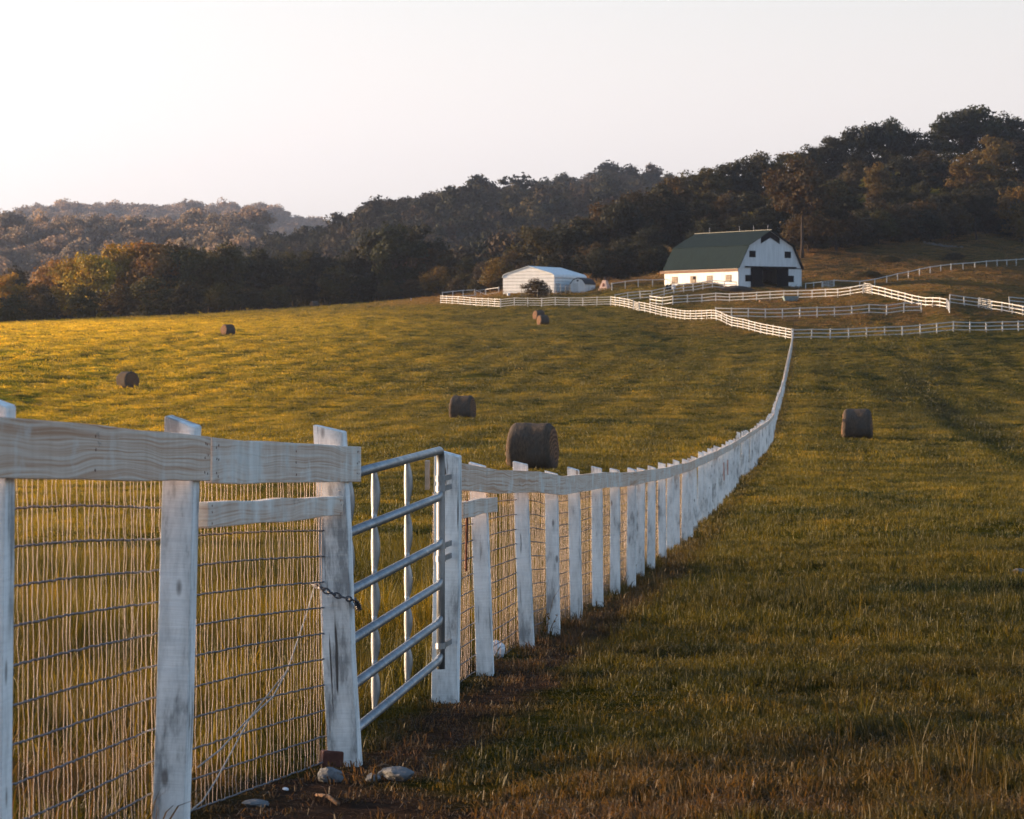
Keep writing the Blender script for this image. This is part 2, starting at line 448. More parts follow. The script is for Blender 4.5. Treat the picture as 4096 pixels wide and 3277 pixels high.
M['chain'] = simple("steel_chain", (0.10, 0.10, 0.11), 0.45, 0.3, 30, metal=0.8)
M['line_wire'] = simple("shaded_line_wire", (0.10, 0.10, 0.115), 0.6, 0.3, 30, metal=0.2, spec=0.3)  # same wire in darker grey: its unlit side painted as colour
M['wire'] = simple("galvanised_wire", (0.31, 0.245, 0.225), 0.5, 0.25, 12, metal=0.25, spec=0.4)

def build_near_wood():
    # painted post: vertical cracks, grime, knots
    m, nt, b = new_mat("white_painted_post")
    oc = obj_co(nt)
    rnd = rnd_obj(nt)
    sh = nd(nt, "ShaderNodeVectorMath", operation='ADD')
    cmb = nd(nt, "ShaderNodeCombineXYZ")
    lk(nt, math_(nt, 'MULTIPLY', rnd, 37.0), cmb.inputs[0]); lk(nt, math_(nt, 'MULTIPLY', rnd, 91.0), cmb.inputs[2])
    lk(nt, oc, sh.inputs[0]); lk(nt, cmb.outputs[0], sh.inputs[1])
    co = sh.outputs[0]
    grime = noise(nt, mapping(nt, co, (9, 9, 2.2)), 1.0, 6, 0.7)
    c = ramp(nt, grime, [(0.36, (0.30, 0.30, 0.30)), (0.45, (0.62, 0.62, 0.61)), (0.58, (0.80, 0.80, 0.79))])
    saw = noise(nt, mapping(nt, co, (6, 6, 130)), 1.0, 2, 0.6)
    c = mix(nt, 0.35, c, ramp(nt, saw, [(0.35, (0.82, 0.82, 0.82)), (0.6, (1.06, 1.06, 1.06))]), 'MULTIPLY')
    crack = noise(nt, mapping(nt, co, (38, 38, 1.6)), 1.0, 4, 0.6, 0.3)
    cm = ramp(nt, crack, [(0.30, (1, 1, 1)), (0.36, (0, 0, 0))])
    c = mix(nt, cm, c, (0.09, 0.08, 0.075))
    knot = nd(nt, "ShaderNodeTexVoronoi", feature='F1')
    knot.inputs["Scale"].default_value = 1.0
    lk(nt, mapping(nt, co, (9, 9, 3.4)), knot.inputs["Vector"])
    km = ramp(nt, knot.outputs["Distance"], [(0.07, (1, 1, 1)), (0.13, (0, 0, 0))])
    c = mix(nt, math_(nt, 'MULTIPLY', km, 0.75), c, (0.12, 0.10, 0.09))
    lk(nt, c, b.inputs["Base Color"])
    rough_of(b, 0.75, 0.2)
    bump(nt, b, math_(nt, 'SUBTRACT', saw, cm), 0.35, 0.004)
    M['post'] = m
    # whitewashed board: the grain shows tan through thin paint
    for key, paint in (('board', 0.52), ('board_thin', 0.45)):
        m, nt, b = new_mat("whitewashed_board" if key == 'board' else "thinly_whitewashed_board")
        oc = obj_co(nt)
        rnd = rnd_obj(nt)
        sh = nd(nt, "ShaderNodeVectorMath", operation='ADD')
        cmb = nd(nt, "ShaderNodeCombineXYZ")
        lk(nt, math_(nt, 'MULTIPLY', rnd, 57.0), cmb.inputs[0]); lk(nt, math_(nt, 'MULTIPLY', rnd, 13.0), cmb.inputs[2])
        lk(nt, oc, sh.inputs[0]); lk(nt, cmb.outputs[0], sh.inputs[1])
        co = sh.outputs[0]
        warp_ = noise(nt, mapping(nt, co, (0.9, 2, 4.0)), 1.0, 2, 0.5)
        sepb = nd(nt, "ShaderNodeSeparateXYZ"); lk(nt, co, sepb.inputs[0])
        ringz = math_(nt, 'MULTIPLY_ADD', sepb.outputs[2], 95.0, math_(nt, 'MULTIPLY', warp_, 9.0))
        cmz = nd(nt, "ShaderNodeCombineXYZ")
        lk(nt, math_(nt, 'MULTIPLY', sepb.outputs[0], 0.5), cmz.inputs[0]); lk(nt, ringz, cmz.inputs[2])
        grain = ramp(nt, noise(nt, cmz.outputs[0], 1.0, 3, 0.6), [(0.36, (0, 0, 0)), (0.62, (1, 1, 1))])
        patch = noise(nt, mapping(nt, co, (2.6, 3, 4.5)), 1.0, 4, 0.6)
        thin = ramp(nt, patch, [(paint - 0.16, (0, 0, 0)), (paint + 0.0, (1, 1, 1))])
        strokes = noise(nt, mapping(nt, co, (11, 8, 1.2)), 1.0, 4, 0.6)
        c = ramp(nt, strokes, [(0.32, (0.52, 0.50, 0.46)), (0.60, (0.72, 0.69, 0.64))])
        tan = mix(nt, grain, (0.42, 0.225, 0.125), (0.64, 0.44, 0.30))
        fac = math_(nt, 'MULTIPLY', thin, math_(nt, 'SUBTRACT', 1.0, math_(nt, 'MULTIPLY', grain, 0.55)))
        c = mix(nt, math_(nt, 'MULTIPLY', fac, 0.95 if key == 'board_thin' else 0.75), c, tan)
        gr = noise(nt, mapping(nt, co, (3.5, 9, 9), (4, 1, 2)), 1.0, 5, 0.7)
        c = mix(nt, ramp(nt, gr, [(0.29, (0.8, 0.8, 0.8)), (0.36, (0, 0, 0))]), c, (0.17, 0.14, 0.12))
        lk(nt, c, b.inputs["Base Color"])
        rough_of(b, 0.75, 0.2)
        bump(nt, b, math_(nt, 'ADD', grain, strokes), 0.25, 0.003)
        M[key] = m
build_near_wood()

def build_gate_mat():
    m, nt, b = new_mat("galvanised_steel_tube")
    co = obj_co(nt)
    n = noise(nt, mapping(nt, co, (3, 3, 3)), 2.0, 5, 0.7)
    lk(nt, ramp(nt, n, [(0.3, (0.19, 0.20, 0.21)), (0.7, (0.34, 0.35, 0.37))]), b.inputs["Base Color"])
    lk(nt, ramp(nt, n, [(0.3, (0.55, 0.55, 0.55)), (0.7, (0.36, 0.36, 0.36))]), b.inputs["Roughness"])
    b.inputs["Metallic"].default_value = 0.7
    M['steel'] = m
build_gate_mat()

def build_hay_mat():
    for key, c0 in (('hay', (0.074, 0.055, 0.042)), ('hay_end', (0.125, 0.070, 0.042))):
        m, nt, b = new_mat("net_wrapped_hay" if key == 'hay' else "hay_bale_end")
        co = obj_co(nt)
        if key == 'hay':
            fib = noise(nt, mapping(nt, co, (26, 7, 7)), 1.0, 4, 0.7)
        else:
            wv = nd(nt, "ShaderNodeTexWave", wave_type='RINGS', rings_direction='X')
            wv.inputs["Scale"].default_value = 2.6
            wv.inputs["Distortion"].default_value = 3.0
            wv.inputs["Detail"].default_value = 3.0
            lk(nt, co, wv.inputs["Vector"])
            fib = math_(nt, 'ADD', math_(nt, 'MULTIPLY', wv.outputs["Fac"], 0.4), math_(nt, 'MULTIPLY', noise(nt, co, 14, 4, 0.7), 0.6))
        big = noise(nt, co, 1.6, 3, 0.6)
        c = ramp(nt, fib, [(0.3, tuple(x * 0.55 for x in c0)), (0.7, tuple(x * 1.5 for x in c0))])
        c = mix(nt, ramp(nt, big, [(0.45, (0, 0, 0)), (0.7, (0.8, 0.8, 0.8))]), c, (0.055, 0.052, 0.050))
        lk(nt, c, b.inputs["Base Color"])
        rough_of(b, 0.95, 0.1)
        bump(nt, b, fib, 0.7, 0.03)
        M[key] = m
build_hay_mat()

def build_barn_mats():
    m, nt, b = new_mat("white_board_siding")
    co = obj_co(nt)
    n = noise(nt, mapping(nt, co, (2.2, 2.2, 0.35)), 1.0, 5, 0.65)
    c = ramp(nt, n, [(0.3, (0.48, 0.49, 0.50)), (0.65, (0.62, 0.63, 0.64))])
    sep = nd(nt, "ShaderNodeSeparateXYZ"); lk(nt, co, sep.inputs[0])
    s = math_(nt, 'ADD', sep.outputs[0], sep.outputs[1])
    fr = math_(nt, 'FRACT', math_(nt, 'MULTIPLY', s, 2.6))
    gv = ramp(nt, fr, [(0.0, (0.72, 0.72, 0.72)), (0.07, (1, 1, 1))])
    c = mix(nt, 0.8, c, gv, 'MULTIPLY')
    lk(nt, c, b.inputs["Base Color"]); rough_of(b, 0.75, 0.2)
    bump(nt, b, gv, 0.5, 0.02)
    M['siding'] = m
    m, nt, b = new_mat("white_ribbed_steel_wall")
    co = obj_co(nt)
    sep = nd(nt, "ShaderNodeSeparateXYZ"); lk(nt, co, sep.inputs[0])
    fr = math_(nt, 'SINE', math_(nt, 'MULTIPLY', sep.outputs[2], 12.0))
    c = ramp(nt, math_(nt, 'MULTIPLY_ADD', fr, 0.5, 0.5), [(0.0, (0.46, 0.46, 0.46)), (0.3, (0.70, 0.70, 0.70))])
    c = mix(nt, 0.6, c, ramp(nt, noise(nt, mapping(nt, co, (1, 1, 0.3)), 1.5, 4), [(0.3, (0.8, 0.8, 0.8)), (0.7, (1.05, 1.05, 1.05))]), 'MULTIPLY')
    lk(nt, c, b.inputs["Base Color"]); rough_of(b, 0.5, 0.4)
    bump(nt, b, fr, 0.5, 0.03)
    M['ribbed'] = m
    m, nt, b = new_mat("green_metal_roof")
    co = obj_co(nt)
    sep = nd(nt, "ShaderNodeSeparateXYZ"); lk(nt, co, sep.inputs[0])
    fr = math_(nt, 'FRACT', math_(nt, 'MULTIPLY', sep.outputs[1], 2.0))
    rib = ramp(nt, fr, [(0.0, (1, 1, 1)), (0.12, (0.15, 0.15, 0.15)), (0.9, (0, 0, 0)), (1.0, (1, 1, 1))])
    n = noise(nt, mapping(nt, co, (1, 1.5, 0.4)), 1.2, 4, 0.6)
    c = ramp(nt, n, [(0.3, (0.0095, 0.0175, 0.0205)), (0.7, (0.0140, 0.0240, 0.0275))])
    c = mix(nt, 0.5, c, ramp(nt, rib, [(0, (0.8, 0.8, 0.8)), (1, (1.5, 1.5, 1.5))]), 'MULTIPLY')
    lk(nt, c, b.inputs["Base Color"]); rough_of(b, 0.8, 0.02)
    bump(nt, b, rib, 0.6, 0.04)
    M['green_roof'] = m
    m, nt, b = new_mat("dusty_window_pane")
    co = obj_co(nt)
    n = noise(nt, co, 3.0, 3)
    lk(nt, ramp(nt, n, [(0.3, (0.20, 0.17, 0.14)), (0.7, (0.30, 0.26, 0.21))]), b.inputs["Base Color"])
    rough_of(b, 0.7, 0.05)
    M['pane'] = m
    M['weathered'] = simple("weathered_brown_board", (0.15, 0.095, 0.07), 0.9, 0.5, 3, stretch=(2, 1, 6))
build_barn_mats()

# ------------------------------------------------------------------ mesh helpers
class MB:
    def __init__(s):
        s.v = []; s.f = []
    def add(s, vs, fs):
        o = len(s.v)
        s.v.extend([tuple(p) for p in vs]); s.f.extend([tuple(i + o for i in f) for f in fs])
        return s
    def hexa(s, p):                                   # 8 corners: bottom four, top four
        return s.add(p, [(0, 3, 2, 1), (4, 5, 6, 7), (0, 1, 5, 4), (1, 2, 6, 5), (2, 3, 7, 6), (3, 0, 4, 7)])
    def box(s, x0, x1, y0, y1, z0, z1):
        return s.hexa([(x0, y0, z0), (x1, y0, z0), (x1, y1, z0), (x0, y1, z0), (x0, y0, z1), (x1, y0, z1), (x1, y1, z1), (x0, y1, z1)])
    def beam(s, p0, p1, w, hgt, up=Vector((0, 0, 1))):
        p0 = Vector(p0); p1 = Vector(p1)
        d = (p1 - p0).normalized(); sd = d.cross(up).normalized() * (w / 2); u2 = sd.cross(d).normalized() * (hgt / 2)
        return s.hexa([p0 - sd - u2, p0 + sd - u2, p1 + sd - u2, p1 - sd - u2, p0 - sd + u2, p0 + sd + u2, p1 + sd + u2, p1 - sd + u2])
    def tube(s, path, r, n=6, caps=True):
        path = [Vector(p) for p in path]
        rs = r if hasattr(r, '__len__') else [r] * len(path)
        rings = []
        prev = None
        for i, p in enumerate(path):
            d = (path[min(i + 1, len(path) - 1)] - path[max(i - 1, 0)]).normalized()
            if prev is None:
                a = d.cross(Vector((0, 0, 1)) if abs(d.z) < 0.9 else Vector((1, 0, 0))).normalized()
            else:
                a = (prev - d * prev.dot(d)).normalized()
            prev = a
            b = d.cross(a)
            o = len(s.v)
            for k in range(n):
                t = 2 * math.pi * k / n
                s.v.append(tuple(p + (a * math.cos(t) + b * math.sin(t)) * rs[i]))
            rings.append(o)
        for a, b in zip(rings[:-1], rings[1:]):
            for k in range(n):
                k2 = (k + 1) % n
                s.f.append((a + k, a + k2, b + k2, b + k))
        if caps:
            s.f.append(tuple(rings[0] + k for k in range(n))[::-1]); s.f.append(tuple(rings[-1] + k for k in range(n)))
        return s
    def poly_prism(s, pts2, place, t):                # outline in (a, z), place(a, t, z) -> point
        n = len(pts2)
        vs = [place(a, 0, z) for a, z in pts2] + [place(a, t, z) for a, z in pts2]
        fs = [tuple(range(n))[::-1], tuple(range(n, 2 * n))] + [(i, (i + 1) % n, n + (i + 1) % n, n + i) for i in range(n)]
        return s.add(vs, fs)
    def mesh(s, name, smooth=False):
        me = bpy.data.meshes.new(name)
        me.from_pydata(s.v, [], s.f)
        if smooth:
            me.polygons.foreach_set('use_smooth', [True] * len(me.polygons))
        me.update()
        return me
WM = {}
def link(o, parent=None, mw=Matrix.Identity(4)):
    COL.objects.link(o)
    WM[o.name] = mw.copy()
    if parent:
        o.parent = parent
        o.matrix_basis = WM[parent.name].inverted() @ mw
    else:
        o.matrix_basis = mw
    return o
def fix_normals(me):
    bm = bmesh.new(); bm.from_mesh(me)
    bmesh.ops.recalc_face_normals(bm, faces=bm.faces)
    bm.to_mesh(me); bm.free()
def put(name, mb, m, parent=None, mw=None, smooth=False, bevel=0.0):
    me = mb.mesh(name, smooth) if isinstance(mb, MB) else mb
    if isinstance(mb, MB):
        fix_normals(me)
    for mm in (m if isinstance(m, (list, tuple)) else [m]):
        me.materials.append(mm)
    o = bpy.data.objects.new(name, me)
    if mw is None:
        mw = WM[parent.name] if parent else Matrix.Identity(4)
    link(o, parent, mw)
    if bevel:
        bv = o.modifiers.new("bevel", 'BEVEL'); bv.width = bevel; bv.segments = 2; bv.limit_method = 'ANGLE'
    return o
def like(o, parent, mw, name=None):                    # a further copy of a part
    c = o.copy()
    c.name = name or o.name.split('.')[0]
    link(c, parent, mw)
    return c
def thing(name, label, cat, loc=(0, 0, 0), rz=0.0, group=None, tilt=None):
    o = bpy.data.objects.new(name, None)
    o.empty_display_size = 0.3
    mw = Matrix.Translation(Vector(loc)) @ Matrix.Rotation(rz, 4, 'Z')
    if tilt is not None:
        mw = mw @ tilt
    link(o, None, mw)
    return tag(o, label, cat, group)
def tag(o, label, cat, group=None):
    o["label"] = label; o["category"] = cat
    if group:
        o["group"] = group
    return o
def kind(o, k):
    o["kind"] = k
    return o
def T(x, y, z):
    return Matrix.Translation((x, y, z))
def frame_of(p0, p1):                                   # local x from p0 to p1, z upward
    p0 = Vector(p0); p1 = Vector(p1)
    x = (p1 - p0).normalized(); y = Vector((0, 0, 1)).cross(x).normalized(); z = x.cross(y)
    m = Matrix((x, y, z)).transposed().to_4x4(); m.translation = p0
    return m

# ------------------------------------------------------------------ ground sheet
def build_ground():
    A = np.concatenate([np.arange(-180, -40, 4.0), np.arange(-40, -13, 0.6), np.arange(-13, 13, 0.055), np.arange(13, 40, 0.6), np.arange(40, 180, 4.0)])
    A = np.radians(A)
    Rr = np.concatenate([[0.0], np.exp(np.linspace(math.log(1.2), math.log(6000), 820))])
    rr, aa = np.meshgrid(Rr[1:], A, indexing='ij')
    x = rr * np.sin(aa); y = rr * np.cos(aa)
    z = H(x, y)
    nr, na = z.shape
    co = np.stack([x, y, z], -1).reshape(-1, 3)
    co = np.concatenate([co, [[0, 0, float(z[0].mean())]]])
    i = np.arange(nr - 1)[:, None] * na; j = np.arange(na)[None, :]; j2 = (j + 1) % na
    q = np.stack([i + j, i + j2, i + na + j2, i + na + j], -1).reshape(-1, 4)[:, ::-1]
    tri = np.stack([np.full(na, nr * na), np.arange(na), (np.arange(na) + 1) % na], -1)[:, ::-1]
    me = bpy.data.meshes.new("ground")
    me.vertices.add(len(co)); me.vertices.foreach_set('co', co.ravel())
    loops = np.concatenate([q.ravel(), tri.ravel()])
    me.loops.add(len(loops)); me.loops.foreach_set('vertex_index', loops.astype(np.int32))
    st = np.concatenate([np.arange(len(q)) * 4, len(q) * 4 + np.arange(len(tri)) * 3]).astype(np.int32)
    me.polygons.add(len(st)); me.polygons.foreach_set('loop_start', st)
    me.polygons.foreach_set('use_smooth', np.ones(len(st), bool))
    me.update(calc_edges=True); me.validate()
    if me.polygons[len(q) // 2].normal.z < 0:
        me.flip_normals()
    o = put("ground", me, M['ground'])
    kind(o, "structure"); o["label"] = "rolling pasture ground rising to wooded hills"
build_ground()

# ------------------------------------------------------------------ instanced stuff
def scatter(name, label, pts, rots, scls, idx, sources, cat):
    """One object of points that carries a copy of one of the source meshes on each point."""
    me = bpy.data.meshes.new(name)
    me.vertices.add(len(pts)); me.vertices.foreach_set('co', np.asarray(pts, np.float32).ravel())
    a = me.attributes.new('rot', 'FLOAT_VECTOR', 'POINT'); a.data.foreach_set('vector', np.asarray(rots, np.float32).ravel())
    a = me.attributes.new('scl', 'FLOAT_VECTOR', 'POINT'); a.data.foreach_set('vector', np.asarray(scls, np.float32).ravel())
    a = me.attributes.new('idx', 'INT', 'POINT'); a.data.foreach_set('value', np.asarray(idx, np.int32))
    o = bpy.data.objects.new(name, me)
    COL.objects.link(o)
    coll = bpy.data.collections.new(name + "_sources")
    for s in sources:
        coll.objects.link(s)
    ng = bpy.data.node_groups.new(name, 'GeometryNodeTree')
    ng.interface.new_socket("Geometry", in_out='INPUT', socket_type='NodeSocketGeometry')
    ng.interface.new_socket("Geometry", in_out='OUTPUT', socket_type='NodeSocketGeometry')
    gi = ng.nodes.new('NodeGroupInput'); go = ng.nodes.new('NodeGroupOutput')
    ci = ng.nodes.new('GeometryNodeCollectionInfo'); ci.inputs['Collection'].default_value = coll
    ci.inputs['Separate Children'].default_value = True; ci.inputs['Reset Children'].default_value = True
    iop = ng.nodes.new('GeometryNodeInstanceOnPoints'); iop.inputs['Pick Instance'].default_value = True
    def attr(n, t):
        k = ng.nodes.new('GeometryNodeInputNamedAttribute'); k.data_type = t; k.inputs[0].default_value = n
        return k.outputs[0]
    er = ng.nodes.new('FunctionNodeEulerToRotation')
    ng.links.new(attr('rot', 'FLOAT_VECTOR'), er.inputs[0])
    ng.links.new(gi.outputs[0], iop.inputs['Points']); ng.links.new(ci.outputs[0], iop.inputs['Instance'])
    ng.links.new(attr('idx', 'INT'), iop.inputs['Instance Index']); ng.links.new(er.outputs[0], iop.inputs['Rotation'])
    ng.links.new(attr('scl', 'FLOAT_VECTOR'), iop.inputs['Scale']); ng.links.new(iop.outputs[0], go.inputs[0])
    md = o.modifiers.new("scatter", 'NODES'); md.node_group = ng
    kind(o, "stuff"); o["label"] = label
    return o

def tuft(n, rad, hgt, wid, seed, lean=0.5):
    rg = random.Random(seed)
    mb = MB()
    for _ in range(n):
        a = rg.uniform(0, 6.283); r = rad * math.sqrt(rg.random())
        bx, by = r * math.cos(a), r * math.sin(a)
        hh = hgt * rg.uniform(0.45, 1.15); w = wid * rg.uniform(0.6, 1.2)
        la = rg.uniform(0, 6.283); ll = hh * rg.uniform(0.05, lean) * 1.2
        dx, dy = math.cos(la) * ll, math.sin(la) * ll
        fa = rg.uniform(0, 6.283); wx, wy = math.cos(fa) * w / 2, math.sin(fa) * w / 2
        mx, my, mz = bx + dx * 0.35, by + dy * 0.35, hh * 0.6
        tx, ty, tz = bx + dx, by + dy, hh * (1.0 - 0.25 * ll / hh)
        mb.add([(bx - wx, by - wy, -0.02), (bx + wx, by + wy, -0.02), (mx + wx * .8, my + wy * .8, mz), (mx - wx * .8, my - wy * .8, mz), (tx, ty, tz)],
               [(0, 1, 2, 3), (3, 2, 4)])
    me = mb.mesh("grass_tuft", False)
    me.materials.append(M['grass'])
    return bpy.data.objects.new("grass_tuft", me)

def build_grass():
    near = [tuft(20, 0.05, 0.078, 0.0050, s, 0.95) for s in range(5)]
    mid = [tuft(34, 0.15, 0.085, 0.0085, 20 + s, 1.1) for s in range(4)]
    far = [tuft(60, 0.45, 0.10, 0.020, 40 + s, 1.2) for s in range(4)]
    vfar = [tuft(90, 1.0, 0.115, 0.042, 60 + s, 1.3) for s in range(3)]
    tall = [tuft(12, 0.05, 0.34, 0.006, 80 + s, 0.7) for s in range(4)]
    dry = [tuft(16, 0.10, 0.03, 0.006, 90 + s, 2.5) for s in range(3)]
    srcs = near + mid + far + vfar + tall + dry
    P, RO, S, I = [], [], [], []
    def zone(y0, y1, dens, k0, k1, jitter=(0.7, 1.4), wide=0.205, hz=(0.6, 1.5), keep=None, bare=False):
        area = wide * (y1 * y1 - y0 * y0)
        n = int(area * dens)
        y = np.sqrt(RNG.random(n) * (y1 * y1 - y0 * y0) + y0 * y0)
        x = (RNG.random(n) * 2 - 1) * wide * y
        d = x - fence_x(y)
        clump = vnoise(x / 0.55, y / 0.6, 4) * 0.5 + vnoise(x / 2.1, y / 2.6, 5) * 0.5
        p = np.ones(n)
        strip = np.exp(-((d - 0.32 + 0.3 * vnoise(x / 0.7, y / 0.7, 3)) / 0.42) ** 4)
        p *= 1 - (0.4 if bare else 0.93) * strip * (1 - 0.6 * sstep(22, 50, y))
        gate = (y < 18) & (d > -0.2) & (d < 1.1 + 0.4 * vnoise(x, y, 2))
        p = np.where(gate, p * (0.7 if bare else 0.16), p)
        p *= np.clip(0.75 + 0.6 * clump, 0.1, 1)
        if keep is not None:
            p *= keep(x, y, d)
        ok = RNG.random(n) < p
        x, y, d, clump = x[ok], y[ok], d[ok], clump[ok]
        n = len(x)
        s = RNG.uniform(*jitter, n)
        s = s * (1 + 0.5 * np.exp(-((x - track_x(y)) / 2.2) ** 2) * (y > 95))
        sz = s * np.clip(0.95 + (0.75 - 0.45 * sstep(60, 140, y)) * clump, hz[0], hz[1])
        P.append(np.stack([x, y, H(x, y)], -1))
        RO.append(np.stack([RNG.normal(0, 0.12, n), RNG.normal(0, 0.12, n), RNG.uniform(0, 6.28, n)], -1))
        S.append(np.stack([s, s, sz], -1)); I.append(RNG.integers(k0, k1, n))
    zone(4.5, 22, 230, 0, 5, wide=0.42)
    zone(22, 48, 75, 0, 5, (1.0, 1.9), wide=0.27)
    zone(40, 110, 16, 5, 9, (0.9, 1.7))
    zone(100, 230, 3.4, 9, 13, (0.8, 1.5))
    zone(220, 470, 1.0, 13, 16, (0.8, 1.4))
    zone(465, 610, 0.55, 13, 16, (0.9, 1.9))
    zone(4.5, 40, 75, 16, 20, (0.6, 1.2), wide=0.40, keep=lambda x, y, d: np.where(d < -0.12, 1.0, 0.010))
    zone(5.5, 45, 260, 20, 23, (0.6, 1.2), keep=lambda x, y, d: np.where((d > -0.45) & (d < 1.3), 1.0, 0.06), bare=True)
    scatter("grass", "short pasture grass, golden where the low sun catches it", np.concatenate(P), np.concatenate(RO), np.concatenate(S),
            np.concatenate(I), srcs, "grass")
build_grass()

# ------------------------------------------------------------------ trees
def crown_mesh(seed, clumps=42, leaves=120, leaf=0.026, low=0.22, wide=0.40, top=1.0, lump=0.13, shape=1.0, mat='leaf'):
    """A crown of unit height: clumps of leaf-sized faces through an uneven envelope."""
    rg = np.random.default_rng(seed)
    V = []; F = []
    cents = []
    cz = (low + top) / 2; hz = (top - low) / 2
    for k in range(clumps):
        d = rg.normal(size=3); d /= np.linalg.norm(d)
        rad = rg.uniform(0.45, 1.0) ** 0.6
        w = wide * (1 + 0.3 * math.sin(3 * math.atan2(d[1], d[0]) + seed))
        c = np.array([d[0] * w * rad * 0.82, d[1] * w * rad * 0.82, cz + d[2] * hz * rad * 0.86])
        c[0] *= 1 - 0.35 * shape * max(0, (c[2] - cz) / hz)
        c[1] *= 1 - 0.35 * shape * max(0, (c[2] - cz) / hz)
        cents.append(c)
        rc = lump * rg.uniform(0.6, 1.25)
        n = int(leaves * rg.uniform(0.7, 1.3))
        dd = rg.normal(size=(n, 3)); dd /= np.linalg.norm(dd, axis=1)[:, None]
        dd[:, 2] = np.where(dd[:, 2] < -0.3, dd[:, 2] * 0.4, dd[:, 2])
        pos = c + dd * rc * rg.uniform(0.45, 1.12, (n, 1)) * np.array([1.1, 1.1, 0.85])
        nor = dd + rg.normal(0, 0.55, (n, 3)); nor /= np.linalg.norm(nor, axis=1)[:, None]
        t = np.cross(nor, rg.normal(size=(n, 3))); t /= np.linalg.norm(t, axis=1)[:, None]
        b = np.cross(nor, t)
        s = (leaf * rg.uniform(0.55, 1.25, n))[:, None]
        o = len(V)
        quad = np.stack([pos - t * s, pos - b * s * 0.55 + nor * s * 0.1, pos + t * s, pos + b * s * 0.6 - nor * s * 0.1], 1)
        V.extend(map(tuple, quad.reshape(-1, 3)))
        F.extend([(o + 4 * i, o + 4 * i + 1, o + 4 * i + 2, o + 4 * i + 3) for i in range(n)])
    me = bpy.data.meshes.new("crown")
    me.from_pydata(V, [], F)
    me.materials.append(M[mat])
    me.update()
    return me, cents
def trunk_mesh(cents, seed, r=0.017, fork=0.35, limbs=7):
    rg = random.Random(seed)
    mb = MB()
    topc = Vector((rg.uniform(-.03, .03), rg.uniform(-.03, .03), 0.8))
    path = []
    for k in range(7):
        t = k / 6
        path.append(Vector((topc.x * t + 0.012 * math.sin(4 * t + seed), topc.y * t, -0.03 + 0.83 * t)))
    mb.tube(path, [r * (1.5 if k == 0 else 1.0 - 0.13 * k) for k in range(7)], 7)
    cs = sorted(cents, key=lambda c: rg.random())[:limbs]
    for c in cs:
        c = Vector(c)
        z0 = min(max(fork, c.z * rg.uniform(0.5, 0.75)), 0.75)
        p0 = Vector((topc.x * z0, topc.y * z0, z0))
        m = (p0 + c) / 2 + Vector((0, 0, -0.02))
        mb.tube([p0, m, c], [r * 0.5, r * 0.36, r * 0.12], 5)
    me = mb.mesh("trunk", True)
    me.materials.append(M['bark'])
    return me
TREE = {}
def tree_kind(key, seed, **kw):
    tk = {k: kw.pop(k) for k in ('r', 'fork', 'limbs') if k in kw}
    c, cents = crown_mesh(seed, **kw)
    TREE[key] = (c, trunk_mesh(cents, seed, **tk))
for s in range(4):
    tree_kind(f'round{s}', 100 + s, clumps=46, leaves=130, leaf=0.024, low=0.12, wide=0.40, lump=0.125)
for s in range(3):
    tree_kind(f'hedge{s}', 120 + s, clumps=46, leaves=130, leaf=0.024, low=0.02, wide=0.46, lump=0.14, shape=0.6)
for s in range(3):
    tree_kind(f'tall{s}', 140 + s, clumps=40, leaves=130, leaf=0.021, low=0.2, wide=0.29, lump=0.105)
tree_kind('open', 160, clumps=52, leaves=110, leaf=0.019, low=0.33, wide=0.36, lump=0.10, fork=0.42, limbs=14, r=0.016)
for s in range(3):
    tree_kind(f'shrub{s}', 170 + s, clumps=34, leaves=120, leaf=0.036, low=-0.02, wide=0.55, lump=0.19, shape=0.5)
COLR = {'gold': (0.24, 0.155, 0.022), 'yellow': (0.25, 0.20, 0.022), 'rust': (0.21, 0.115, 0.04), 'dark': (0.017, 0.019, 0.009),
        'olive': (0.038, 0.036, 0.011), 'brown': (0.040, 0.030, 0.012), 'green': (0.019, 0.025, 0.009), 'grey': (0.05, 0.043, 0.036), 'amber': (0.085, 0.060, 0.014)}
def plant_tree(u, vtop, y, key, colour, label, group=None, cat='tree', wid=None, name=None):
    base = gp(u, y)
    top = pt(u, vtop, y).z
    hgt = max(top - base.z, 1.0)
    o = thing(name or ('shrub' if key.startswith('shrub') else 'tree'), label, cat, base, 0, group)
    cm, tm = TREE[key]
    rz = random.uniform(0, 6.28)
    sx = wid if wid else random.uniform(0.9, 1.15)
    mw = WM[o.name] @ Matrix.Rotation(rz, 4, 'Z') @ Matrix.Diagonal((hgt * sx, hgt * sx, hgt, 1))
    c = bpy.data.objects.new('crown', cm)
    link(c, o, mw)
    j = random.uniform(0.85, 1.15)
    k = COLR[colour]
    c.color = (k[0] * j * random.uniform(.92, 1.08), k[1] * j, k[2] * j, 1)
    t = bpy.data.objects.new('trunk', tm)
    link(t, o, mw)
    return o
rk = lambda p, n: p + str(random.randrange(n))
GL = "trees of the hedgerow along the far field edge"
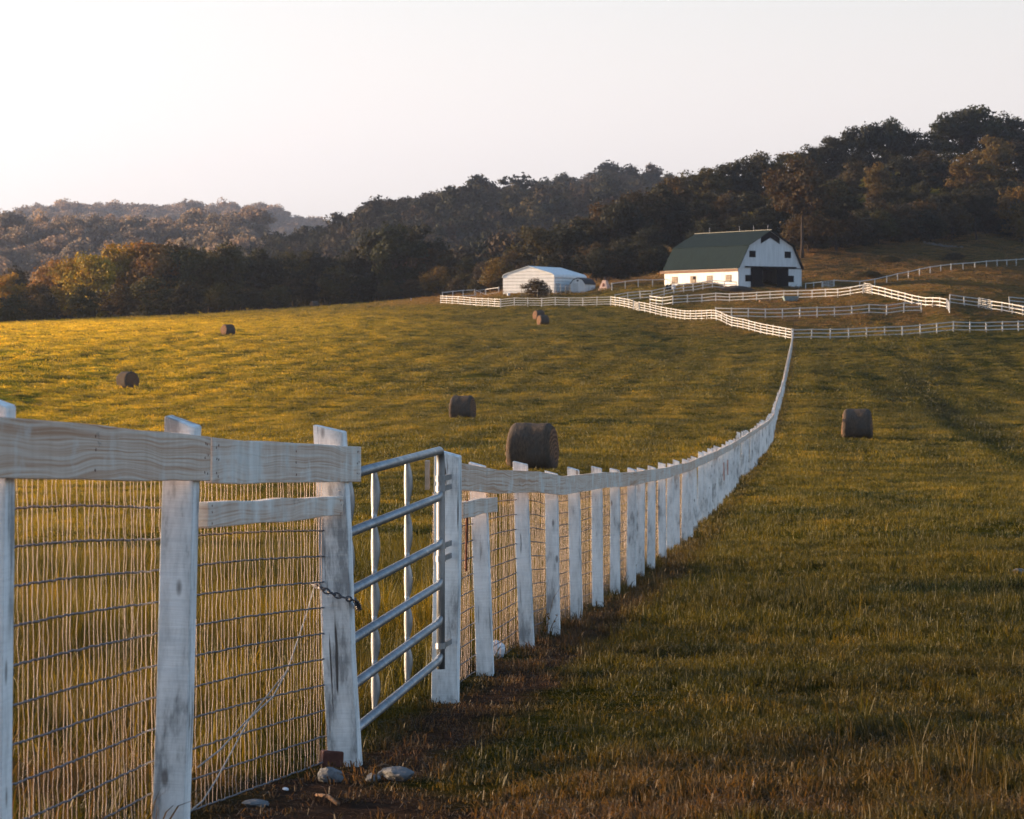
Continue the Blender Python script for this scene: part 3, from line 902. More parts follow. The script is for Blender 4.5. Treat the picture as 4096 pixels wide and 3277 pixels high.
# hedgerow at the far edge of the hay field: (u, top v, distance, kind, colour, label)
ROW = [
 (30, 1088, 560, 'round', 'gold', "gold-tipped tree at the outer left end of the hedgerow"),
 (66, 1062, 600, 'tall', 'brown', "thin brownish tree peeping over the left end of the hedgerow"),
 (150, 1125, 545, 'hedge', 'brown', "low rounded tree filling the dip left of the rust-red tree"),
 (224, 1038, 570, 'round', 'rust', "rust-red tree just left of the gold trees in the hedgerow"),
 (290, 1014, 560, 'round', 'gold', "gold-leaved tree between rust-red and yellow trees in the hedgerow"),
 (372, 998, 555, 'hedge', 'yellow', "bright yellow-topped broad tree of the hedgerow"),
 (454, 972, 570, 'tall', 'gold', "tall gold tree right of the bright yellow-topped tree"),
 (508, 974, 575, 'round', 'gold', "gold-brown tree left of the notch in the hedgerow top"),
 (612, 958, 570, 'round', 'rust', "broad pinkish rust tree right of the notch in the hedgerow top"),
 (690, 958, 575, 'round', 'brown', "brown-topped tree leaning on the pinkish rust tree"),
 (760, 974, 570, 'hedge', 'olive', "olive tree with a level top in mid hedgerow"),
 (835, 990, 580, 'round', 'olive', "lower olive tree between two higher olive crowns"),
 (898, 972, 575, 'round', 'olive', "domed olive tree above the second farthest bale in the field"),
 (965, 1012, 580, 'hedge', 'dark', "dark low tree right of the domed olive tree"),
 (1040, 996, 585, 'round', 'dark', "dark green tree in mid hedgerow with a pointed top"),
 (1110, 1008, 590, 'hedge', 'dark', None),
 (1171, 991, 600, 'round', 'olive', "olive tree whose top rises over the far lone bale"),
 (1240, 1002, 605, 'round', 'dark', None),
 (1310, 1022, 605, 'hedge', 'dark', None),
 (1370, 1030, 610, 'hedge', 'dark', None),
 (1427, 982, 610, 'tall', 'dark', "slim dark tree left of the tallest tree of the hedgerow"),
 (1505, 912, 600, 'round', 'dark', "dark tree joined to the left flank of the tallest hedgerow tree"),
 (1580, 888, 595, 'round', 'green', "tallest dark green tree of the hedgerow"),
 (1655, 892, 605, 'round', 'dark', "dark tree joined to the right flank of the tallest hedgerow tree"),
 (1730, 985, 600, 'hedge', 'brown', "brownish tree stepping down right of the tallest tree"),
 (1800, 1010, 590, 'hedge', 'brown', None),
 (1870, 1020, 585, 'round', 'olive', None),
 (1940, 1040, 580, 'hedge', 'grey', "greyish bare-looking tree left of the white steel garage"),
]
ANON = "dark low-crowned tree in the unlit right half of the far hedgerow"
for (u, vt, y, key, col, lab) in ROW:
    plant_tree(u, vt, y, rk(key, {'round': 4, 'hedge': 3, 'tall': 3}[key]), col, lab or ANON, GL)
for (u, vt, y, col, lab) in [
    (60, 1180, 505, 'olive', "shrub below the leftmost gold tree at the field edge"), (190, 1175, 510, 'brown', "brown shrub below the rust-red hedgerow tree"),
    (330, 1150, 520, 'olive', "olive shrub below the yellow-topped tree"), (470, 1130, 525, 'brown', "brown shrub under the tall gold tree"),
    (600, 1110, 535, 'olive', "yellowish-green shrub below the pinkish rust tree"), (740, 1130, 540, 'dark', None), (870, 1130, 545, 'olive', None),
    (1000, 1150, 555, 'dark', None), (1110, 1140, 560, 'olive', None), (1350, 1068, 588, 'olive', "tall spreading olive shrub right of the far lone bale"),
    (1230, 1150, 600, 'dark', None), (1460, 1110, 585, 'dark', None), (1560, 1120, 575, 'olive', None), (1640, 1120, 570, 'brown', None), (1751, 1066, 560, 'amber', "orange-tinged shrub left of the paddock corner"),
    (1830, 1110, 550, 'brown', None), (1900, 1120, 545, 'olive', None)]:
    plant_tree(u, vt, y, rk('shrub', 3), col, lab or "dark rounded shrub along the foot of the far hedgerow", "shrubs along the foot of the hedgerow", 'shrub')
# between the hedgerow and the barn
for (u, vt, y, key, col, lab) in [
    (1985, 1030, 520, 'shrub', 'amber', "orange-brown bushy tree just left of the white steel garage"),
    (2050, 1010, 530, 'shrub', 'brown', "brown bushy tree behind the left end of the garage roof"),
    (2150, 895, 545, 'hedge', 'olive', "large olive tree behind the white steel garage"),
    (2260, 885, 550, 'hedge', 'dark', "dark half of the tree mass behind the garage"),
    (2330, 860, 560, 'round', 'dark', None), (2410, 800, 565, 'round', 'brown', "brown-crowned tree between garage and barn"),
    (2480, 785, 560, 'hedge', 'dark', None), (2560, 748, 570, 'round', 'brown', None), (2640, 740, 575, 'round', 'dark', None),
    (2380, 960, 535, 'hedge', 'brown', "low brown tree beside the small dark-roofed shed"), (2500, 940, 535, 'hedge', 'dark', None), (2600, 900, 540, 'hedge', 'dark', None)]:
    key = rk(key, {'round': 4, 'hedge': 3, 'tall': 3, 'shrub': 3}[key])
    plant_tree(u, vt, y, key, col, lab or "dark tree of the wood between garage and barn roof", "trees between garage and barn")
# the wood on the hill to the right
WD = "trees of the wood on the hill"
WOOD = [
 (2690, 690, 620, 'round', 'brown', "brown-topped tree where the wood meets the far hill"), (2760, 668, 640, 'tall', 'olive', "slim tree sticking up where the wood meets the far hill"),
 (2830, 655, 640, 'round', 'olive', None), (2910, 640, 650, 'round', 'dark', None), (2983, 630, 655, 'tall', 'dark', "pointed dark tree above the left of the barn roof"),
 (3055, 608, 660, 'round', 'olive', None), (3144, 604, 660, 'round', 'amber', "amber-topped tree above the barn's roof ridge"), (3233, 578, 680, 'tall', 'dark', None), (3290, 570, 690, 'tall', 'dark', None),
 (3330, 540, 690, 'round', 'dark', None), (3427, 490, 700, 'round', 'dark', "dark rounded tree at the left shoulder of the wood's high dome"), (3510, 492, 705, 'round', 'dark', None), (3574, 474, 710, 'round', 'green', "dark green tree topping the dome in mid wood"),
 (3650, 512, 705, 'round', 'dark', None), (3712, 530, 700, 'tall', 'dark', "lower tree in the notch of the wood's skyline"), (3787, 450, 720, 'tall', 'green', "upright tree left of the wood's highest crown"),
 (3845, 426, 725, 'round', 'dark', None), (3926, 415, 725, 'round', 'green', "highest tree of the wood on the right skyline"), (3998, 436, 730, 'tall', 'dark', None), (4076, 462, 735, 'round', 'dark', None), (4150, 470, 735, 'round', 'dark', None),
 (3420, 640, 640, 'round', 'brown', None), (3505, 648, 620, 'tall', 'amber', "gold-tipped slender tree inside the wood right of the barn"), (3600, 610, 650, 'round', 'dark', None), (3715, 590, 655, 'round', 'brown', "brown crown with a lit top in mid wood"),
 (3800, 600, 650, 'round', 'dark', None), (3870, 605, 640, 'round', 'amber', "golden crown below the highest tree of the wood"), (3975, 538, 665, 'round', 'amber', "large golden-brown crown near the right frame edge"), (4070, 560, 670, 'round', 'brown', None),
 (4090, 730, 600, 'hedge', 'amber', "amber-leaved tree at the wood's edge on the far right"),
 (3000, 760, 590, 'round', 'dark', None), (2900, 780, 580, 'round', 'brown', None), (2800, 790, 580, 'hedge', 'dark', None), (2720, 830, 570, 'hedge', 'dark', None),
 (3060, 820, 560, 'hedge', 'dark', None), (2950, 860, 545, 'hedge', 'dark', None), (2820, 880, 545, 'hedge', 'dark', None),
 (3330, 720, 590, 'round', 'dark', None), (3410, 800, 570, 'hedge', 'dark', None), (3500, 760, 575, 'round', 'brown', None), (3590, 740, 590, 'hedge', 'dark', None),
 (3680, 720, 600, 'round', 'dark', None), (3760, 760, 595, 'hedge', 'dark', None), (3850, 740, 605, 'round', 'dark', None), (3940, 720, 615, 'round', 'brown', None), (4020, 700, 625, 'hedge', 'dark', None),
 (3310, 870, 550, 'hedge', 'dark', None), (3460, 880, 555, 'hedge', 'dark', None), (3640, 870, 570, 'hedge', 'dark', None), (3800, 850, 590, 'hedge', 'dark', None), (3950, 840, 605, 'hedge', 'dark', None),
 (3120, 720, 620, 'round', 'dark', None), (3105, 800, 565, 'hedge', 'dark', None), (3160, 770, 575, 'hedge', 'dark', None), (3215, 830, 560, 'hedge', 'dark', None), (3270, 800, 570, 'hedge', 'dark', None), (3160, 900, 540, 'hedge', 'dark', None), (3200, 690, 640, 'round', 'dark', None), (2560, 850, 560, 'hedge', 'dark', None), (2650, 800, 575, 'round', 'dark', None), (4150, 640, 660, 'round', 'dark', None), (4160, 780, 620, 'hedge', 'brown', None),
]
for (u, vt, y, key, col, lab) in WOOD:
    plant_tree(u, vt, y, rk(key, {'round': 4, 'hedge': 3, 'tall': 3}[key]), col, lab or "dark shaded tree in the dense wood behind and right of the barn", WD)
for i in range(34):                                       # undergrowth that closes the foot of the wood
    u = 3235 + 28 * i + random.uniform(-10, 10)
    y = 528 + (u - 3230) * 0.092 + random.uniform(2, 14)
    g = gp(u, y)
    vt = 1404 - (g.z + random.uniform(4.0, 7.5)) / y * FPX
    plant_tree(u, vt, y, rk('shrub', 3), random.choice(['dark', 'dark', 'olive', 'brown']), "dark undergrowth shrub along the foot of the wood right of the barn", "undergrowth along the foot of the wood", 'shrub', wid=random.uniform(1.0, 1.4))
for i in range(9):
    u = 2385 + 33 * i; y = 524 + random.uniform(0, 10); g = gp(u, y)
    vt = 1404 - (g.z + random.uniform(4.0, 6.5)) / y * FPX
    plant_tree(u, vt, y, rk('shrub', 3), random.choice(['dark', 'brown']), "dark undergrowth shrub between the small shed and the barn", "undergrowth between shed and barn", 'shrub', wid=random.uniform(1.0, 1.4))
plant_tree(3208, 612, 522, 'open', 'brown', "tall tree with a bare reddish trunk beside the barn gable", WD, wid=1.0)
plant_tree(3345, 700, 538, 'open', 'dark', "dark tree with a short leaning trunk at the wood edge right of the barn", WD, wid=0.9)
plant_tree(3905, 720, 588, 'open', 'dark', "dark tree with a thin trunk by the pale stone wall", WD, wid=0.9)

# far wooded hills, and the wood that goes on out of the frame to the left
def build_forest():
    srcs = []
    for s in range(5):
        me, _ = crown_mesh(300 + s, clumps=26, leaves=95, leaf=0.043, low=0.02, wide=0.44, lump=0.17, shape=0.6, mat='forest')
        srcs.append(bpy.data.objects.new("forest_crown", me))
    P, S = [], []
    def area(x0, x1, y0, y1, step, keep, hs=(7.5, 13.5)):
        nx = int((x1 - x0) / step); ny = int((y1 - y0) / step)
        gx, gy = np.meshgrid(np.arange(nx), np.arange(ny))
        x = x0 + (gx.ravel() + RNG.random(nx * ny)) * step; y = y0 + (gy.ravel() + RNG.random(nx * ny)) * step
        z = H(x, y, False)
        ok = keep(x, y, z)
        x, y, z = x[ok], y[ok], z[ok]
        P.append(np.stack([x, y, z - 0.4], -1))
        hh = RNG.uniform(*hs, len(x)) * (1 + 0.35 * (RNG.random(len(x)) < 0.08))
        w = hh * RNG.uniform(0.8, 1.2, len(x))
        S.append(np.stack([w, w, hh], -1))
    vis = lambda x, y, z: (np.abs(x) < 0.20 * y) & (z > 9)
    area(-140, 330, 860, 1290, 7.0, vis)
    area(-40, 330, 1290, 1600, 7.5, lambda x, y, z: (np.abs(x) < 0.20 * y) & (z > 55))
    area(-420, -108, 400, 760, 9.0, lambda x, y, z: (x < -0.19 * y - 4) & (y > 440 + 0.10 * (x + 108)), (9, 15))
    area(-160, 40, 640, 900, 9.0, lambda x, y, z: (np.abs(x) < 0.2 * y) & (x < 20), (8, 12))
    def out(name, label, srcs):
        P_ = np.concatenate(P); S_ = np.concatenate(S)
        n = len(P_)
        ro = np.stack([np.zeros(n), np.zeros(n), RNG.uniform(0, 6.28, n)], -1)
        scatter(name, label, P_, ro, S_, RNG.integers(0, 5, n), srcs, "forest")
        P.clear(); S.clear()
    out("hill_forest", "far wooded hills whose crowns merge into one autumn mass", srcs)
    s2 = []
    for s_ in srcs:
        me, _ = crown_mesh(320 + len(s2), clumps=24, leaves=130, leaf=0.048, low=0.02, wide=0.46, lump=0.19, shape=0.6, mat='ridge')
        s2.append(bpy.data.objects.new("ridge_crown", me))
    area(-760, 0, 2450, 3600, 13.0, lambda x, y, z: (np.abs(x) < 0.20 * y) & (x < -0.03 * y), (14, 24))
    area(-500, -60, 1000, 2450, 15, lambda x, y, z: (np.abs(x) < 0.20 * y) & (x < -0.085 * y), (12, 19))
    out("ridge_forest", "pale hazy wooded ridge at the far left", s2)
    return
    ro = np.stack([np.zeros(n), np.zeros(n), RNG.uniform(0, 6.28, n)], -1)
    scatter("hill_forest", "far wooded hills whose crowns merge into one autumn mass", P_, ro, S_, RNG.integers(0, 5, n), srcs, "forest")
build_forest()

# ------------------------------------------------------------------ the long board and wire fence
FA = -math.atan(FENCE_S)
def post_mesh(w, hgt, slope, seed):
    rg = random.Random(seed)
    mb = MB()
    j = lambda a: rg.uniform(-a, a)
    lv = [(-0.15, 1.02), (hgt * 0.33, 1.0), (hgt * 0.68, 1.0), (hgt, 0.98)]
    rings = []
    for i, (z, k) in enumerate(lv):
        q = w / 2 * k
        ox, oy = j(0.004), j(0.004)
        top = i == len(lv) - 1
        r = []
        for (sx, sy) in ((-1, -1), (1, -1), (1, 1), (-1, 1)):
            r.append((sx * q + ox, sy * q + oy, z + (-sx * slope if top else 0) + (j(0.004) if top else 0)))
        rings.append(r)
    vs = [p for r in rings for p in r]
    fs = [(3, 2, 1, 0)]
    for i in range(len(lv) - 1):
        for k in range(4):
            k2 = (k + 1) % 4
            fs.append((i * 4 + k, i * 4 + k2, i * 4 + 4 + k2, i * 4 + 4 + k))
    n = (len(lv) - 1) * 4
    fs.append((n, n + 1, n + 2, n + 3))
    mb.add(vs, fs)
    me = mb.mesh("post")
    bm = bmesh.new(); bm.from_mesh(me)
    bmesh.ops.recalc_face_normals(bm, faces=bm.faces)
    ed = [e for e in bm.edges if e.calc_length() > 0.02 and len(e.link_faces) == 2 and e.calc_face_angle() > 0.6]
    bmesh.ops.bevel(bm, geom=ed, offset=0.003, segments=2, affect='EDGES')
    bm.to_mesh(me); bm.free()
    me.materials.append(M['post'])
    return me
def lean(u_top, u_bot, y, hgt):
    return math.atan(((u_top - u_bot) / FPX * y) / hgt)

fence = thing("board_fence", "long white post and board fence with wire netting crossing the pasture", "fence", gp(1800, 16.8))
# nearest posts: (u, distance, top v, bottom z, width, lean)
NEARP = [(-62, 7.5, 1598, None, 0.10, 0.012), (680, 9.85, 1682, None, 0.105, 0.030), (1378, 12.6, 1712, None, 0.125, -0.044), (1782, 16.8, 1812, None, 0.142, 0.012)]
posts = []                                               # x, y, ground z, board height z
def add_post(x, y, topz, w, ln, me=None, seed=0, slope=0.012):
    gz = h(x, y)
    me = me or post_mesh(w, topz - gz, slope, seed)
    o = bpy.data.objects.new("post", me)
    link(o, fence, T(x, y, gz) @ Matrix.Rotation(ln, 4, 'Y') @ Matrix.Rotation(FA, 4, 'Z'))
    return o
for i, (u, y, vt, gz, w, ln) in enumerate(NEARP):
    x = xat(u, y)
    add_post(x, y, pt(u, vt, y).z, w, ln, seed=i, slope=0.018 if i < 3 else 0.02)
    posts.append((x, y))
# one more bay toward the viewer, beyond the frame
add_post(float(fence_x(5.1)), 5.1, -0.02, 0.10, 0.01, seed=9)
ys = [18.97, 21.6, 24.0, 26.45, 28.9, 31.45, 33.95, 36.5, 38.9]
while ys[-1] < 368:
    ys.append(ys[-1] + 2.44 + random.uniform(-0.05, 0.05))
pm = [post_mesh(0.102, 1.335, 0.013, 50 + k) for k in range(8)]
far_posts = MB()
for k, y in enumerate(ys):
    x = float(fence_x(y)) + random.uniform(-0.02, 0.02)
    gz = h(x, y)
    posts.append((x, y))
    if k < 95:
        mw = T(x, y, gz) @ Matrix.Rotation(random.uniform(-0.018, 0.018) - (0.03 if k < 4 else 0), 4, 'Y') @ Matrix.Rotation(random.uniform(-0.012, 0.012), 4, 'X') @ Matrix.Rotation(FA, 4, 'Z') @ Matrix.Diagonal((1, 1, random.uniform(0.985, 1.02), 1))
        o = bpy.data.objects.new("post", pm[k % 8])
        link(o, fence, mw)
    else:
        far_posts.box(x - .05, x + .05, y - .05, y + .05, gz - .1, gz + 1.34)
o = put("far_posts", far_posts, M['far_white'], fence, Matrix.Identity(4)); kind(o, "stuff")

def board(p0, p1, hgt, thick, m, name="board", segs=6, wob=0.003, seed=0, parent=None):
    """A board whose local x runs along it; slightly uneven edges."""
    rg = random.Random(seed)
    mw = frame_of(p0, p1)
    L = (Vector(p1) - Vector(p0)).length
    mb = MB()
    ring = []
    for i in range(segs + 1):
        x = L * i / segs
        a, b_ = rg.uniform(-wob, wob), rg.uniform(-wob, wob)
        ring.append([(x, -thick / 2, -hgt / 2 + a), (x, thick / 2, -hgt / 2 + a), (x, thick / 2, hgt / 2 + b_), (x, -thick / 2, hgt / 2 + b_)])
    vs = [p for r in ring for p in r]
    fs = [(0, 1, 2, 3), tuple(segs * 4 + k for k in (3, 2, 1, 0))]
    for i in range(segs):
        for k in range(4):
            k2 = (k + 1) % 4
            fs.append((i * 4 + k, i * 4 + 4 + k, i * 4 + 4 + k2, i * 4 + k2))
    mb.add(vs, fs)
    o = put(name, mb, m, parent or fence, mw, bevel=0.004)
    nb_ = MB()
    for x in (0.05, 0.09, L * 0.5, L - 0.10, L - 0.06) if hgt > 0.1 else (0.05, L - 0.06):
        for z in (-0.3, 0.05, 0.32):
            xx = x + rg.uniform(-.01, .01); zz = z * hgt + rg.uniform(-.006, .006)
            nb_.tube([(xx, -thick / 2 - 0.0012, zz), (xx, -thick / 2 + 0.004, zz)], 0.0042, 7)
    put("nail_heads", nb_, M['rust'], o, mw)
    return o
pA0 = pt(-335, 1773, 6.6); pA1 = pt(828, (1744 + 1927) / 2, 9.98)
board(pA0, pA1, 0.152, 0.026, M['board_thin'], seed=1)
pB0 = pt(835, (1756 + 1934) / 2, 10.0); pB1 = pt(1432, (1787 + 1928) / 2, 12.85)
board(pB0, pB1, 0.152, 0.028, M['board'], seed=2)
board(pt(808, 2060, 9.95), pt(1352, 2024, 12.52), 0.084, 0.045, M['board'], "brace_board", seed=3, wob=0.005)
q0 = pt(1840, 2040, 16.95); q1 = pt(1978, 2016, 18.9)
board(q0, q1, 0.095, 0.04, M['board'], "brace_board", seed=4, wob=0.006)
# the top boards from the hinge post on, each two bays long
off = 0.068
def board_z(k):
    x, y = posts[k]
    return float(H(x, y, False)[0]) + 1.215 + 0.005 * math.sin(k * 1.9)
p_start = pt(1832, (1852 + 1958) / 2, 16.95)
prev = p_start
k = 4
bl = MB()
first = True
nb = 0
while k + 1 < len(posts):
    k2 = min(k + 1, len(posts) - 1)
    x, y = posts[k2]
    end = Vector((x + off, y, board_z(k2)))
    midx, midy = posts[k]
    # a board follows the sag between its posts: two straight lengths
    if nb < 60:
        mid = Vector((midx + off, midy, board_z(k)))
        mw = frame_of(prev, end)
        inv = mw.inverted()
        mb = MB()
        pts_ = [inv @ prev, inv @ mid, inv @ end]
        pts_[2] = pts_[2] + Vector((-0.004, 0, 0))
        ring = []
        for p in pts_:
            ring.append([(p.x, p.y - .013, p.z - .075), (p.x, p.y + .013, p.z - .075), (p.x, p.y + .013, p.z + .075), (p.x, p.y - .013, p.z + .075)])
        vs = [p for r in ring for p in r]
        fs = [(0, 1, 2, 3), (11, 10, 9, 8)]
        for i in range(2):
            for c in range(4):
                c2 = (c + 1) % 4
                fs.append((i * 4 + c, i * 4 + 4 + c, i * 4 + 4 + c2, i * 4 + c2))
        mb.add(vs, fs)
        put("board", mb, M['board'] if nb % 3 else M['board_thin'], fence, mw)
        nb += 1
    else:
        bl.beam(prev, (midx + off, midy, board_z(k)), 0.026, 0.15); bl.beam((midx + off, midy, board_z(k)), end, 0.026, 0.15)
    prev = end
    k += 2

if bl.v:
    put("far_boards", bl, M['far_white'], fence, Matrix.Identity(4))
# wire netting behind the posts, one panel for each bay
def netting(a, b, ztop_a, ztop_b, seed, name="wire_netting", close=True, offx=-0.075, step=0.058):
    rg = random.Random(seed)
    ax, ay = a; bx, by = b
    L = math.hypot(bx - ax, by - ay)
    mb = MB()
    rows = 12
    za, zb = h(ax, ay) + 0.02, h(bx, by) + 0.02
    nx = math.cos(FA); ny = math.sin(FA)
    def P(t, r, dx=0.0):
        za_ = za + (ztop_a - za) * r; zb_ = zb + (ztop_b - zb) * r
        sag = -0.012 * math.sin(math.pi * t) * math.sin(3 * r + seed)
        return Vector((ax + (bx - ax) * t + offx + dx, ay + (by - ay) * t, za_ + (zb_ - za_) * t + sag))
    n = int(L / step)
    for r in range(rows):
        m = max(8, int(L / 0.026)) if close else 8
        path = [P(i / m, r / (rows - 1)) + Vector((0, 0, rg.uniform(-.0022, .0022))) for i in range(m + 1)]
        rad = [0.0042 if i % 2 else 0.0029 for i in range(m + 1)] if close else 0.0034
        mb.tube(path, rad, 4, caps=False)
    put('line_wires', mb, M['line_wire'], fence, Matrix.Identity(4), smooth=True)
    mb = MB()
    for i in range(n):
        t0 = (i + 0.5) / n + rg.uniform(-.017, .017) / L
        if rg.random() < 0.06: continue
        sr = rg.uniform(0.75, 1.15)
        path = []
        lean_ = rg.uniform(-.010, .010)
        for r in range(rows):
            path.append(P(t0 + (rg.uniform(-.0016, .0016) + lean_ * (r / rows - .5)) / L, r / (rows - 1), rg.uniform(-.0025, .0025)))
            if close and r < rows - 1:
                path.append(P(t0 + (rg.uniform(-.0022, .0022) + lean_ * (r / rows - .5)) / L, (r + 0.5) / (rows - 1), rg.uniform(-.0035, .0035)))
        mb.tube(path, 0.0011 * sr, 4, caps=False)
    put(name, mb, M['wire'], fence, Matrix.Identity(4), smooth=True)
zt = lambda p: h(*p) + 1.175
b0 = (float(fence_x(5.1)), 5.1)
netting(b0, posts[0], zt(b0), zt(posts[0]), 1)
netting(posts[0], posts[1], zt(posts[0]), zt(posts[1]), 2)
netting(posts[1], posts[2], zt(posts[1]), zt(posts[2]) + 0.03, 3)
for k in range(3, 17):
    netting(posts[k], posts[k + 1], zt(posts[k]), zt(posts[k + 1]), 10 + k, close=k < 7, step=0.062 if k < 7 else 0.085)
# the grey board end behind the hinge post, loose wire down the gate post
bx = pt(1724, 1900, 16.95)
ob = MB(); ob.box(-.012, .012, -.10, .10, -.08, .08)
put("batten", ob, M['stone'], fence, T(bx.x - 0.02, bx.y, bx.z))

# ------------------------------------------------------------------ the tube gate
g0 = pt(1372, 2400, 13.02); g1 = pt(1763, 2300, 16.45)
gx0, gy0, gx1, gy1 = g0.x, g0.y, g1.x, g1.y
gate = thing("farm_gate", "galvanised tube gate with six rails hung between two white fence posts", "gate", (gx1, gy1, h(gx1, gy1)))
GR = 0.022
gz = [-0.545, -0.80, -1.06, -1.28, -1.485, -1.692]
def gpnt(t, z):
    return Vector((gx0 + (gx1 - gx0) * t, gy0 + (gy1 - gy0) * t, z))
mb = MB()
corner = []
for a in range(0, 7):
    th = math.pi / 2 * a / 6
    corner.append(gpnt(1 - (0.07 * (1 - math.sin(th))) / 3.45, gz[0] - 0.07 * (1 - math.cos(th))))
mb.tube([gpnt(0.02, gz[0]), gpnt(0.5, gz[0])] + corner + [gpnt(1, -1.2), gpnt(1, gz[5] - 0.055)], GR * 1.05, 12)
put("frame", mb, M['steel'], gate, Matrix.Identity(4), smooth=True)
mb = MB(); mb.tube([gpnt(0.02, gz[0] + .01), gpnt(0.02, gz[5])], GR, 10)
put("end_tube", mb, M['steel'], gate, Matrix.Identity(4), smooth=True)
for z in gz[1:]:
    mb = MB(); mb.tube([gpnt(0.015, z), gpnt(0.955, z), gpnt(0.975, z + .006), gpnt(0.995, z + .02)], [GR, GR, GR * .95, GR * .7], 12)
    put("rail", mb, M['steel'], gate, Matrix.Identity(4), smooth=True)
for t in (0.33, 0.665, 0.10):
    mb = MB()
    path = []; rad = []
    for i in range(5):
        z0, z1 = gz[i], gz[i + 1]
        for q in range(8):
            f = q / 7
            path.append((f, z0 + (z1 - z0) * f)); rad.append(0.011 + 0.012 * math.sin(math.pi * min(1, max(0, (f - .06) / .88))))
    vs = []; fs = []
    c = gpnt(t, 0)
    dx, dy = (gx1 - gx0), (gy1 - gy0); ln = math.hypot(dx, dy); dx /= ln; dy /= ln
    for j, (f, z) in enumerate(path):
        for k in range(8):
            a = 2 * math.pi * k / 8
            u_ = math.cos(a) * 0.014; w_ = math.sin(a) * rad[j]
            cx = c.x - 0.030 + (rad[j] - .011) * 0.6
            vs.append((cx + dx * u_ + dy * w_, c.y + dy * u_ - dx * w_, z))
    for j in range(len(path) - 1):
        for k in range(8):
            k2 = (k + 1) % 8
            fs.append((j * 8 + k, j * 8 + k2, j * 8 + 8 + k2, j * 8 + 8 + k))
    mb.add(vs, fs)
    put("stay", mb, M['steel'], gate, Matrix.Identity(4), smooth=True)
for z in (-0.70, -0.755, -1.07, -1.14, -1.62):
    mb = MB(); mb.tube([gpnt(1, z - .016), gpnt(1, z + .016)], GR * 1.32, 12)
    mb.beam(gpnt(1.0, z) + Vector((.015, .03, 0)), gpnt(1.0, z) + Vector((.05, .26, 0)), .012, .03)
    put("hinge_band", mb, M['steel'], gate, Matrix.Identity(4))
# chain round the gate post
mb = MB()
path = [pt(1250, 2335, 12.62), pt(1268, 2342, 12.5), pt(1300, 2362, 12.47), pt(1350, 2383, 12.46), pt(1395, 2396, 12.47), pt(1420, 2402, 12.50), pt(1432, 2420, 12.62), pt(1436, 2440, 12.75)]
def along(path, step):
    out = []; acc = 0
    for a, b in zip(path[:-1], path[1:]):
        L = (b - a).length; t = acc
        while t < L:
            out.append((a + (b - a) * (t / L), (b - a).normalized())); t += step
        acc = t - L
    return out
for i, (p, d) in enumerate(along(path, 0.0255)):
    up = Vector((0, 0, 1)) if i % 2 else d.cross(Vector((0, 0, 1))).normalized()
    sd = up - d * up.dot(d); sd.normalize()
    ring = [p + d * math.cos(2 * math.pi * k / 10) * 0.018 + sd * math.sin(2 * math.pi * k / 10) * 0.0105 for k in range(11)]
    mb.tube(ring, 0.0038, 5, caps=False)
ch = put("chain", mb, M['chain'], None, Matrix.Identity(4), smooth=True)
tag(ch, "steel link chain looped round the white gate post", "chain")
mb = MB()
mb.tube([pt(1262, 2330, 12.70), pt(1225, 2460, 12.5), pt(1150, 2680, 11.9), pt(1090, 2790, 11.4), pt(980, 2890, 10.9), pt(880, 3000, 10.4), pt(790, 3070, 10.0)], 0.003, 5)
mb.tube([pt(1150, 2680, 11.9), pt(1000, 2870, 11.2), pt(930, 3000, 10.8), pt(870, 3110, 10.4), pt(810, 3205, 10.15), pt(760, 3245, 9.95)], 0.003, 5)
tag(put("cord", mb, M['cord'], None, Matrix.Identity(4), smooth=True), "loose grey cord hanging slack from the chained gate post to the next post", "cord")
mb = MB()
a, b = pt(1869, 2000, 17.3), pt(1864, 2285, 17.3)
mb.tube([a, b], 0.0075, 8)
tag(put("iron_rod", mb, M['rust'], None, Matrix.Identity(4)), "thin rusty iron rod hanging upright against the netting beside the hinge post", "rod")
mb = MB()
for (ua, va, ub, vb) in ((2885, 1868, 2885, 1925), (2902, 1842, 2902, 1900)):
    pass
# second and third rods farther along
for (u, v0, v1, y, lab) in ((2886, 1850, 1922, 68.5, "upper end of a rusty rod stapled to a post halfway along the fence"), (2903, 1840, 1900, 71.5, "rusty rod on the next post beyond the other far rod")):
    mb = MB(); x = float(fence_x(y)) + 0.075
    z = pt(u, v0, y).z; z2 = pt(u, v1, y).z
    mb.tube([(x, y, z), (x + .004, y, z2)], 0.012, 6)
    tag(put("iron_rod", mb, M['rust'], None, Matrix.Identity(4)), lab, "rod")

# ------------------------------------------------------------------ stones, brick and litter by the gate post
def rock(u, v, y, sx, sy, sz, seed, m, name, label, cat, rz=0.0, sink=0.25, group=None):
    rg = np.random.default_rng(seed)
    bm = bmesh.new()
    bmesh.ops.create_icosphere(bm, subdivisions=3, radius=1.0)
    cuts = [(rg.normal(size=3), rg.uniform(0.62, 0.9)) for _ in range(9)]
    for vtx in bm.verts:
        p = np.array(vtx.co)
        for nrm, d in cuts:
            q = nrm / np.linalg.norm(nrm)
            e = p @ q
            if e > d:
                p = p - q * (e - d)
        p = p * (1 + 0.04 * rg.normal())
        vtx.co = Vector((p[0] * sx, p[1] * sy, p[2] * sz))
    me = bpy.data.meshes.new(name); bm.to_mesh(me); bm.free()
    b = pt(u, v, y)
    x, yy = b.x, b.y
    o = put(name, me, m, None, T(x, yy, h(x, yy) + sz * (1 - 2 * sink)) @ Matrix.Rotation(rz, 4, 'Z'))
    return tag(o, label, cat, group)
rock(1322, 3120, on_ground_y(1322, 3130), 0.052, 0.05, 0.040, 3, M['stone'], "stone", "pale grey round stone in front of the red brick", "stone", 0.4, 0.2)
